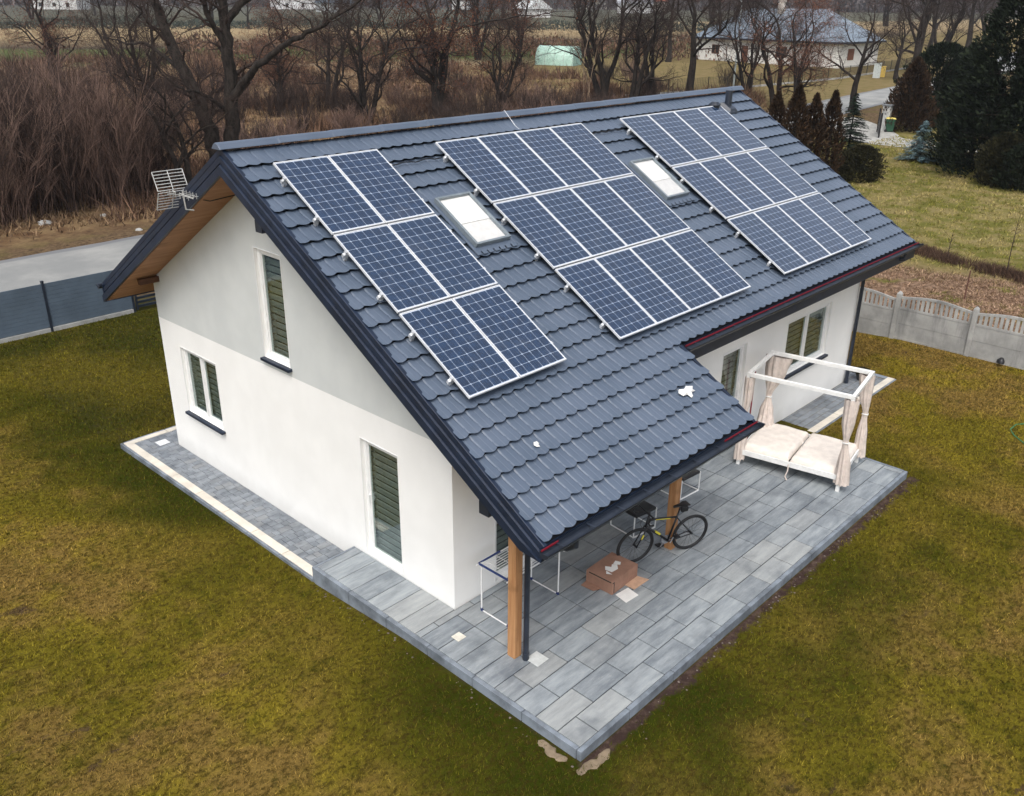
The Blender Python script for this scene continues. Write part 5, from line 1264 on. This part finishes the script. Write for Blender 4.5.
# white house with blue roof
def villa():
    a, b_ = at(695, 59), at(838, 68.5); a.z = b_.z = ground(b_.x, b_.y)-.1; d = (b_-a); L = d.length; ang_ = math.atan2(d.y, d.x)
    t_ = thing('white_villa', a, 'long white one storey house with grey blue hipped metal roof beyond the road', 'house', rz=ang_)
    hgt, D = 3.5, 11.5
    w = LMB(); w.box(0, L, 0, D, -.3, hgt); w.build('wall', simple('white_render', (.74, .73, .69), .9, 0, .05), t_)
    r_ = LMB(); o = .7; rh = 4.2
    e = [(-o, -o, hgt+.0), (L+o, -o, hgt), (L+o, D+o, hgt), (-o, D+o, hgt)]; rg = [(D/2, D/2, hgt+rh), (L-D/2, D/2, hgt+rh)]
    r_.face([e[0], e[1], rg[1], rg[0]]); r_.face([e[1], e[2], rg[1]]); r_.face([e[2], e[3], rg[0], rg[1]]); r_.face([e[3], e[0], rg[0]]); r_.face([e[3], e[2], e[1], e[0]])
    t2_ = NT('blue_grey_metal_roof'); x, y, z = t2_.xyz(t2_.obj()); s = t2_.math('FRACT', t2_.math('MULTIPLY', x, 1.8)); t2_.bump(t2_.ramp(s, 0, .15), .5, .05); M_rb = t2_.fin(t2_.mix(t2_.ramp(t2_.noise(.6), .3, .7), (.17, .21, .26), (.22, .27, .32)), .5)
    rf = r_.build('roof', M_rb, t_); f = LMB(); f.box(-o, L+o, -o-.06, -o-.01, hgt-.22, hgt+.05); f.box(L+o+.01, L+o+.06, -o, D+o, hgt-.22, hgt+.05); f.build('gutter', M_navyd, rf)
    c = LMB(); c.box(L*.45, L*.45+.9, D*.4, D*.4+.7, hgt+2.5, hgt+6.2); c.build('chimney', simple('chimney_render', (.5, .45, .4), .9), rf)
    mt_b = simple('brown_door', (.16, .06, .03), .6)
    def op(name, x0, x1, z0, z1, glass=True):
        fr = LMB(); fr.box(x0, x1, -.05, .02, z0, z1); q = fr.build(name, mt_b, t_)
        if glass:
            for i in range(2):
                g = LMB(); m_ = (x0+x1)/2; g.box((x0+.1, m_+.05)[i], (m_-.05, x1-.1)[i], -.06, -.052, z0+.1, z1-.1); g.build('pane', M_dark, q)
    op('door', 8.4, 9.5, .0, 2.5, False); op('window', 14.2, 16.0, 1.1, 2.6); op('window', 3.0, 4.4, 1.2, 2.5)
    fr = LMB(); fr.box(L-.02, L+.05, 2.2, 4.0, 1.1, 2.6); fr.build('window', mt_b, t_)
    dp = LMB(); dp.tube([(L-3.2, -.12, 0), (L-3.2, -.12, 3.2), (L-3.2, -.6, hgt-.1)], .06, 6); dp.build('downpipe', M_black, t_); dp = LMB(); dp.tube([(.6, -.12, 0), (.6, -.12, 3.2), (.6, -.6, hgt-.1)], .06, 6); dp.build('downpipe', M_black, t_)
villa()
# polytunnel
def tunnel():
    a, b_ = at(540, 64), at(574, 66); b_.z = a.z = ground(a.x, a.y); d = b_-a; L = d.length*1.0; an_ = math.atan2(d.y, d.x)
    t_ = thing('greenhouse', a, 'pale mint green foil greenhouse tunnel standing in the dry field', 'greenhouse', rz=an_+.18)
    w = 3.6; h = 2.55; n = 14; prof = [(w/2*math.cos(math.pi*i/n)*1.0, h*math.sin(math.pi*i/n)**.75) for i in range(n+1)]
    tt = NT('mint_foil'); tt.set(tt.p.inputs['Subsurface Weight'], 0.); M_f = tt.fin(tt.mix(tt.ramp(tt.noise(1.2), .3, .7), (.36, .55, .46), (.46, .64, .55)), .4, 0, .5)
    s = LMB(); m_ = 8
    for k in range(m_+1):
        f = 1 if k % 2 == 0 else .985
        for (y, z) in prof: s.v.append((L*k/m_, y*f, z*f))
    for k in range(m_):
        for i in range(n): q = k*(n+1)+i; s.f.append((q, q+1, q+n+2, q+n+1)); s.m.append(0)
    s.build('foil', M_f, t_)
    e = LMB(); e.prism(prof, lambda y, z: (-.01, y, z), lambda y, z: (-.05, y, z)); e.prism(prof, lambda y, z: (L+.01, y, z), lambda y, z: (L+.05, y, z)); e.build('end_wall', simple('mint_end_foil', (.30, .48, .43), .5), t_)
    hp_ = LMB()
    for k in range(0, m_+1, 2): hp_.tube([(L*k/m_, y*1.01, z*1.01) for (y, z) in prof], .03, 5)
    hp_.build('hoop', simple('hoop_steel', (.4, .45, .42), .5, .5), t_)
    dd = LMB(); dd.box(L+.052, L+.07, -.45, .45, 0, 1.9); dd.build('door', simple('mint_door', (.26, .42, .38), .5), t_)
tunnel()
# far village houses and woods
def far_house(u, v, w, d, h, wc, rc, label, rz):
    p = at(u, v); t_ = thing('distant_house', p, label, 'house', 'far village houses along the horizon', rz=rz); b = LMB(); b.box(-w/2, w/2, -d/2, d/2, -1, h); b.build('wall', simple('far_wall', wc, .9, 0, .08, .2), t_)
    o = .6; r_ = LMB(); r_.prism([(-d/2-o, h-.3), (d/2+o, h-.3), (0, h+d*.36)], lambda y, z: (-w/2-o, y, z), lambda y, z: (w/2+o, y, z)); r_.build('roof', simple('far_roof', rc, .8, 0, .15, .3), t_)
    for s in (-.3, 0, .3):
        g = LMB(); g.box(w*s-.7, w*s+.7, -d/2-.06, -d/2-.01, 1., 2.6); g.build('window', M_dark, t_)
FH = [(62, 9, 20, 12, 6, (.62, .62, .6), (.2, .25, .3), 'pale far house with grey roof above the left thicket'), (300, 9, 26, 14, 7, (.7, .7, .7), (.25, .35, .42), 'white far house with blue grey roof right of the big forked tree'), (335, 12, 14, 9, 4, (.4, .42, .42), (.1, .13, .17), 'small dark roofed far house beside the white one'),
      (462, 9, 12, 9, 5, (.7, .7, .68), (.3, .12, .08), 'far house with red roof above the rust leaved tree'), (532, 17, 14, 10, 3.2, (.72, .72, .70), (.6, .62, .62), 'low far white building left above the greenhouse'), (590, 9, 18, 12, 6, (.62, .58, .48), (.25, .2, .2), 'cream far house above the greenhouse'),
      (635, 13, 16, 10, 4.5, (.72, .72, .72), (.35, .36, .4), 'far white house right of the greenhouse'), (652, 11, 12, 9, 5, (.55, .5, .45), (.42, .16, .12), 'far house with brick red roof left of the white villa'), (683, 8, 18, 11, 7, (.66, .64, .6), (.2, .2, .23), 'tall far house behind the thick trunked tree'),
      (505, 6, 16, 11, 7, (.6, .6, .58), (.22, .24, .27), 'grey roofed far house left of the cream one'), (850, 7, 16, 10, 6, (.6, .55, .5), (.45, .2, .13), 'far house with orange roof behind the white villa'), (150, 6, 24, 12, 6, (.6, .62, .64), (.2, .24, .3), 'long grey blue far building behind the thicket')]
for i, f in enumerate(FH): far_house(*f, rz=R(-50)+i*.5)
def woods(name, r0, r1, n, h, mat, seed, a0=-44, a1=40):
    g = np.random.default_rng(seed); a = R(YAW)+np.radians(g.uniform(a0, a1, n)); r = g.uniform(r0, r1, n); hh = h*(1+.28*np.sin(a*37+seed)+.2*np.sin(a*90)+.1*np.sin(a*230)); z = g.random(n)
    x = CX+r*np.cos(a); y = CY+r*np.sin(a); c = np.stack([x, y, ground_np(x, y)+z*hh], 1); d = g.normal(0, 1, (n, 3)); d[:, 2] = np.abs(d[:, 2])+.8; d /= np.linalg.norm(d, axis=1)[:, None]; s = np.cross(d, g.normal(0, 1, (n, 3))); s /= np.linalg.norm(s, axis=1)[:, None]
    L = (h*.14*g.uniform(.5, 1.3, n))[:, None]; tag(np_mesh(name, np.stack([c-d*L, c+s*L*.4, c+d*L, c-s*L*.4], 1).reshape(-1, 3), 4, mat), kind='stuff')
M_w1 = leaf_mat('far_bare_wood', (.05, .042, .042), (.13, .11, .105)); M_w2 = leaf_mat('far_evergreen_wood', (.02, .03, .025), (.06, .075, .06))
woods('distant_woods', 560, 700, 42000, 14, M_w1, 1); woods('distant_evergreens', 700, 850, 16000, 16, M_w2, 2); woods('field_hedgerow', 255, 275, 22000, 2.2, M_w2, 3, -12, 38)
woods('distant_brush', 150, 185, 15000, 2.2, M_weedd, 4, -14, 20)
# hazy ridge line hills
mb = MB(); n = 90
for k, (rr, hh) in enumerate(((1500, 46), (2300, 90))):
    pv = None
    for i in range(n+1):
        a = R(YAW)+R(-55+110*i/n); z = 4+hh*(.55+.25*math.sin(i*.17+k)+.15*math.sin(i*.41+2*k)); x, y = CX+rr*math.cos(a), CY+rr*math.sin(a); x2, y2 = CX+(rr+500)*math.cos(a), CY+(rr+500)*math.sin(a)
        cur = [(x, y, 3), (x+40, y+40, z*.7), (x2, y2, z)]
        if pv:
            for q in range(2): mb.face([pv[q], cur[q], cur[q+1], pv[q+1]])
        pv = cur
tag(mb.build('hills', simple('far_hills', (.10, .12, .12), .95, 0, .2, .01), smooth=True), kind='structure')
# air
hz = MB(); hz.box(-700, 3100, -700, 3100, -2.2, 110); ho = hz.build('haze', None if False else M_black); ho['kind'] = 'stuff'
hm = bpy.data.materials.new('thin_air_haze'); hm.use_nodes = True; ht = hm.node_tree; ht.nodes.remove(ht.nodes['Principled BSDF'])
pv_ = ht.nodes.new('ShaderNodeVolumePrincipled'); pv_.inputs['Color'].default_value = (.80, .86, .95, 1); pv_.inputs['Density'].default_value = .0002; pv_.inputs['Anisotropy'].default_value = .2
ht.links.new(pv_.outputs[0], ht.nodes['Material Output'].inputs['Volume']); ho.data.materials.clear(); ho.data.materials.append(hm)
S.cycles.volume_bounces = 0
